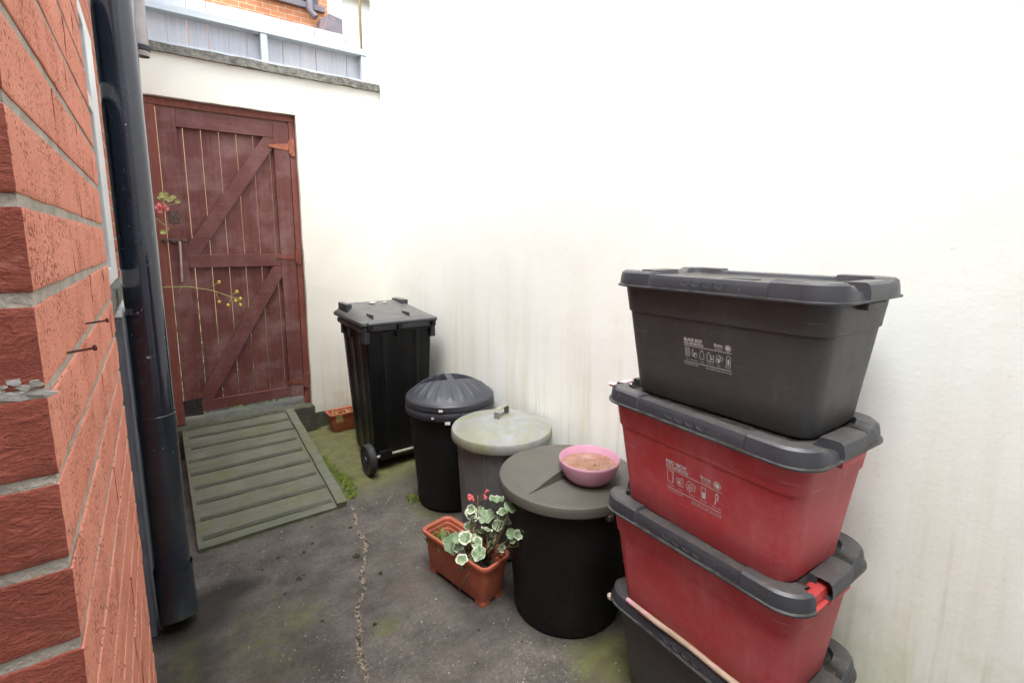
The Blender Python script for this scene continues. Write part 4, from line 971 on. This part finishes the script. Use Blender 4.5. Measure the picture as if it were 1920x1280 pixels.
bm = NB(); blades(bm, 45, -0.03, 0.0, 0.0, 0.10, 0.045, 0.06, random.Random(2), 0.0035, 1.4)
for q in range(8): tube(bm, [(-0.10 + q * 0.006, -0.05, 0.0), (-0.11 + q * 0.006, -0.085, 0.055), (-0.115 + q * 0.007, -0.10, 0.0)], 0.0012, 5)
o = from_bm('weed_clump', bm, 'bronze'); o.location = (1.16, 3.845, 0.095); tag(o, 'straggly yellow green weeds in the small trough in the back corner', 'weeds', 'weeds in the troughs')
# sprigs growing past the pipe in front of the gate
def sprig(name, label, base, path, extra):
    t = thing(name, label, 'plant', base); B = Vector(base); bm = NB(); tube(bm, [Vector(p) - B for p in path], 0.0028, 6)
    for a, b in extra: tube(bm, [Vector(a) - B, Vector(b) - B], 0.0018, 5)
    part('stems', bm, 'bronze', t, True); return t, B
t, B = sprig('flowering_weed', 'thin stem with tiny yellow buds reaching across the gate from behind the black pipe', (-0.148, 2.95, 1.20),
    [(-0.148, 2.95, 1.20), (-0.06, 2.93, 1.27), (0.043, 2.9, 1.279), (0.13, 2.9, 1.275), (0.23, 2.9, 1.25), (0.30, 2.9, 1.215), (0.335, 2.9, 1.201)],
    [((0.24, 2.9, 1.246), (0.251, 2.9, 1.195)), ((0.20, 2.9, 1.26), (0.255, 2.895, 1.29)), ((0.225, 2.897, 1.275), (0.235, 2.89, 1.315)), ((0.30, 2.9, 1.215), (0.33, 2.9, 1.235)), ((0.30, 2.9, 1.215), (0.345, 2.9, 1.20)), ((0.335, 2.9, 1.201), (0.345, 2.9, 1.172)), ((0.10, 2.9, 1.277), (0.085, 2.895, 1.255)), ((0.31, 2.9, 1.21), (0.29, 2.895, 1.175))])
for p in ((0.252, 2.9, 1.19), (0.335, 2.9, 1.238), (0.349, 2.9, 1.20), (0.346, 2.9, 1.168), (0.289, 2.895, 1.171), (0.325, 2.9, 1.19), (0.258, 2.895, 1.292)):
    bm = NB(); b2 = bmesh.new(); bmesh.ops.create_icosphere(b2, subdivisions=2, radius=0.0075); add(bm, b2, Matrix.Translation(Vector(p) - B) @ Matrix.Diagonal((1, 1, 1.3, 1))); part('bud', bm, 'yellow', t, True)
t, B = sprig('wall_geranium', 'pink geranium bloom with pale leaves peeping out beside the gate bolt', (-0.148, 3.0, 1.45),
    [(-0.148, 3.0, 1.45), (-0.05, 2.96, 1.60), (0.03, 2.91, 1.66), (0.075, 2.9, 1.70)], [((0.03, 2.91, 1.66), (0.115, 2.9, 1.68)), ((0.05, 2.9, 1.675), (0.06, 2.9, 1.64)), ((0.0, 2.93, 1.63), (0.07, 2.9, 1.56)), ((0.07, 2.9, 1.56), (0.05, 2.9, 1.53))])
bm = NB()
for k in range(9): petal(bm, Vector((0.05, 2.895, 1.655)) - B, Vector((fr.uniform(-.7, 1), -0.3, fr.uniform(-1, .7))), 0.028, 0.011)
part('flower', bm, 'pink_flower', t, True)
V, F, E = [], [], []
for p, r in (((0.062, 2.89, 1.712), .020), ((0.082, 2.89, 1.695), .018), ((0.10, 2.89, 1.705), .013), ((0.115, 2.89, 1.685), .012), ((0.05, 2.89, 1.70), .014), ((0.045, 2.89, 1.54), .013)): leaf(V, F, E, Vector(p) - B, r, Vector((-.1, -.8, .5)), fr)
me = bpy.data.meshes.new('foliage'); me.from_pydata(V, [], F); link('foliage', me, 'bronze', t)

# moss tufts and grit
bm = NB(); rr = random.Random(21)
for _ in range(2600):
    y = rr.uniform(2.72, 3.42); c = 0.815 + 0.045 * math.exp(-((y - 2.95) / 0.18) ** 2); x = c + rr.gauss(0, 0.022)
    if x < 0.772: continue
    blades(bm, 1, x, y, -0.001, 0, 0, 0.010, rr, 0.0022, 1.2)
for _ in range(500):
    x, y = rr.gauss(0.9, 0.035), rr.gauss(3.955, 0.01); blades(bm, 1, x, min(y, 3.975), 0.0, 0, 0, 0.012, rr, 0.002, 1.0)
for _ in range(350): blades(bm, 1, rr.uniform(0.09, 0.93), rr.gauss(3.955, 0.008), 0.203, 0, 0, 0.010, rr, 0.002, 1.0)
for _ in range(300): blades(bm, 1, rr.gauss(1.11, 0.02), rr.gauss(2.50, 0.03), 0.0, 0, 0, 0.014, rr, 0.002, 1.0)
for _ in range(220): blades(bm, 1, rr.uniform(0.06, 0.76), rr.gauss(2.640, 0.004), 0.0, 0, 0, 0.008, rr, 0.002, 1.0)
o = from_bm('moss', bm, 'moss'); o['kind'] = 'stuff'; o['label'] = 'bright green moss along the ramp edge'
bm = NB(); bg = NB(); rr = random.Random(33)
spots = [(0.40, 2.17), (0.41, 2.15), (0.385, 2.19), (0.43, 2.18), (0.33, 2.10), (0.28, 2.33), (0.36, 2.38), (0.45, 2.33), (0.42, 1.85), (0.52, 2.4)] + [(rr.uniform(0.0, 1.1), rr.uniform(1.0, 2.6)) for _ in range(12)]
for x, y in spots:
    r = abs(rr.gauss(0.0045, 0.003)) + 0.002
    P = [Vector((x + r * rr.uniform(.4, 1.6) * math.cos(a), y + r * rr.uniform(.4, 1.6) * math.sin(a), 0.002 + rr.uniform(0.001, 0.004))) for a in [6.283 * i / 9 for i in range(9)]]
    loft(bm, [P, [p + Vector((0, 0, 0.0016)) for p in P]])
for _ in range(420):
    x, y = rr.uniform(-0.02, 1.25), rr.uniform(0.9, 2.6); r = abs(rr.gauss(0.0011, 0.0011)) + 0.0006
    if mn.noise((x * 2.5, y * 2.5, 5)) < -0.25: continue
    b2 = bmesh.new(); bmesh.ops.create_icosphere(b2, subdivisions=1, radius=r); add(bg, b2, Matrix.Translation((x, y, 0.006 * mn.noise((x * 2.2, y * 2.2, 0.3)) + 0.003)))
o = from_bm('leaf_litter', bm, 'litter'); o['kind'] = 'stuff'; o['label'] = 'dark scraps of leaf litter on the concrete'
o = from_bm('grit', bg, 'grit'); o['kind'] = 'stuff'; o['label'] = 'pale grit scattered on the concrete'

# ------------------------------------------------------------------ fence on the rear wall and the houses beyond
fn = thing('timber_fence', 'low blue-grey board fence standing on the coping of the rear wall', 'fence', (0.7, 4.09, 2.752))
bm = NB(); x = -0.86; rs = random.Random(6)
while x < 0.79:
    w = 0.118; box(bm, x, x + w - rs.choice((0.0012, 0.0012, 0.004)), 0.03, 0.05, 0.004, 0.362 + rs.uniform(-.004, .004), 0.002); x += w
part('board_panel', bm, 'fence_paint', fn)
for x in (-0.80, 0.065, 0.79):
    bm = NB(); box(bm, x - 0.022, x + 0.022, -0.04, 0.029, 0.004, 0.213, 0.003); part('post', bm, 'fence_rail', fn)
bm = NB(); box(bm, -0.86, 0.815, -0.045, 0.029, 0.2145, 0.262, 0.003); part('rail', bm, 'fence_rail', fn)
bm = NB(); box(bm, -0.86, 0.815, -0.048, -0.041, 0.002, 0.026, 0.002); part('bottom_rail', bm, 'fence_rail', fn)
bm = NB(); tube(bm, [(1.513, 4.16, 2.0), (1.511, 4.16, 4.4)], 0.011, 10)
o = from_bm('pole', bm, 'stem', None, True); tag(o, 'thin beige pole rising at the right end of the blue-grey fence', 'pole')

fh = thing('brick_house', 'orange brick house behind the fence seen above the gate', 'house', (0.7, 9.0, 0))
bm = NB(); box(bm, -6, 2.02, 0, 6, 4.1, 7.6); part('brick_wall', bm, 'far_brick', fh)
bm = NB(); box(bm, -6, 2.03, -0.01, 6, 0, 4.097); part('lower_wall', bm, 'far_tan', fh)
wz = 5.36
bm = NB(); box(bm, 1.0, 1.86, -0.02, 0.02, wz, wz + 1.3, 0.004); w = part('window', bm, 'glass', fh)
bm = NB(); box(bm, 0.9, 1.95, -0.09, -0.022, wz - 0.09, wz - 0.004, 0.005); part('sill', bm, 'slate', w)
bm = NB(); tube(bm, [(1.70, -0.1, 6.6), (1.70, -0.1, 5.25), (1.78, -0.14, 5.14)], 0.05, 12); part('downpipe', bm, 'slate', fh, True, 40)
bm = NB()
loft(bm, [[Vector(p) for p in ((1.72, -0.6, 4.50), (2.06, -0.6, 4.72), (2.06, -0.6, 5.02), (1.85, -0.6, 5.06))], [Vector(p) for p in ((1.72, -0.002, 4.6), (2.06, -0.002, 4.8), (2.06, -0.002, 5.1), (1.85, -0.002, 5.14))]])
part('porch_roof', bm, 'slate', fh)
f2 = thing('white_house', 'white house with a dark roof edge at the far right behind the orange brick house', 'house', (6.2, 14.0, 0))
bm = NB(); box(bm, -1.6, 3.5, 0, 5, 0, 8.05); part('wall', bm, 'far_white', f2)
bm = NB(); loft(bm, [[Vector((-2.0, -0.5, 7.95)), Vector((3.9, -0.5, 7.95)), Vector((3.9, 2.5, 9.8)), Vector((-2.0, 2.5, 9.8))], [Vector((-2.0, -0.5, 8.1)), Vector((3.9, -0.5, 8.1)), Vector((3.9, 2.5, 9.95)), Vector((-2.0, 2.5, 9.95))]]); part('roof', bm, 'slate', f2)
# bush in the lane behind the gate (green seen between the planks)
bh = thing('bush', 'green bush in the lane seen only through the gaps of the gate', 'bush', (0.55, 5.0, 0))
bm = NB(); rr = random.Random(12)
for _ in range(2600):
    a, u = rr.uniform(0, 6.28), rr.gauss(0, 1); x, y, z = 0.5 * math.cos(a) * rr.random() ** 0.5, 0.28 * math.sin(a) * rr.random() ** 0.5, rr.uniform(0.02, 1.05) * (1 - 0.3 * rr.random())
    d = Vector((rr.uniform(-1, 1), rr.uniform(-1, 1), rr.uniform(-.2, 1))).normalized(); s = d.orthogonal().normalized() * 0.014; p = Vector((x, y, z))
    v = [bm.verts.new(q) for q in (p - s * 0.3, p + d * 0.025 + s, p + d * 0.055, p + d * 0.025 - s)]; bm.faces.new(v)
part('foliage', bm, 'green', bh)
bm = NB()
for k in range(7): tube(bm, [(0.03 * k - 0.1, 0, 0), (0.09 * (k - 3), 0.05 * (k % 3 - 1), 0.8)], 0.008, 6)
part('stem', bm, 'stem', bh)
# fitting on the wall at the very right edge
lf = thing('wall_fitting', 'dark grey rounded fitting on the white wall at the right edge', 'fitting', (1.585, 0.112, 1.56))
bm = NB(); b2 = bmesh.new(); lathe(b2, [(0.055, 0), (0.055, 0.02), (0.048, 0.03), (0.02, 0.034)], 32, True, True); add(bm, b2, Matrix.Rotation(R(-90), 4, 'Y')); part('cover', bm, 'grey_pipe', lf, True, 40)

# ------------------------------------------------------------------ camera, sky, sun
cd = bpy.data.cameras.new('camera'); co = bpy.data.objects.new('camera', cd); COL.objects.link(co)
cd.sensor_width = 36; cd.lens = 911.97 / 1920 * 36; cd.clip_start = 0.02; cd.clip_end = 400
cd.shift_y = -(640 - 587.3) / 1920
pit, yaw, rol = 0.146, 0.6318, 0.0019
fwv = Vector((math.sin(yaw) * math.cos(pit), math.cos(yaw) * math.cos(pit), -math.sin(pit)))
rv = Vector((math.cos(yaw), -math.sin(yaw), 0)); uv = rv.cross(fwv)
r2 = rv * math.cos(rol) + uv * math.sin(rol); u2 = -rv * math.sin(rol) + uv * math.cos(rol)
m = Matrix((r2, u2, -fwv)).transposed().to_4x4(); m.translation = (0, 0, 1.5); co.matrix_world = m
S.camera = co

W = bpy.data.worlds.new('World'); S.world = W; W.use_nodes = True
nt = W.node_tree; bg = nt.nodes['Background']
sky = nt.nodes.new('ShaderNodeTexSky'); sky.sky_type = 'NISHITA'; sky.sun_disc = False
el, az = R(68), R(235)
sky.sun_elevation = el; sky.sun_rotation = az; sky.dust_density = 1.5; sky.air_density = 1.0; sky.ozone_density = 0.5
hs = nt.nodes.new('ShaderNodeHueSaturation'); hs.inputs['Saturation'].default_value = 0.42
nt.links.new(sky.outputs[0], hs.inputs['Color']); nt.links.new(hs.outputs[0], bg.inputs['Color'])
bg.inputs['Strength'].default_value = 0.15
sd = bpy.data.lights.new('sun', 'SUN'); so = bpy.data.objects.new('sun', sd); COL.objects.link(so)
sd.energy = 1.0; sd.angle = R(35); sd.color = (1.0, 0.985, 0.96)
so.rotation_euler = Vector((math.sin(az) * math.cos(el), math.cos(az) * math.cos(el), math.sin(el))).to_track_quat('Z', 'Y').to_euler()
S.view_settings.view_transform = 'Standard'; S.view_settings.look = 'None'; S.view_settings.exposure = 2.65; S.view_settings.gamma = 1
S.cycles.max_bounces = 10; S.cycles.diffuse_bounces = 6; S.cycles.use_denoising = True
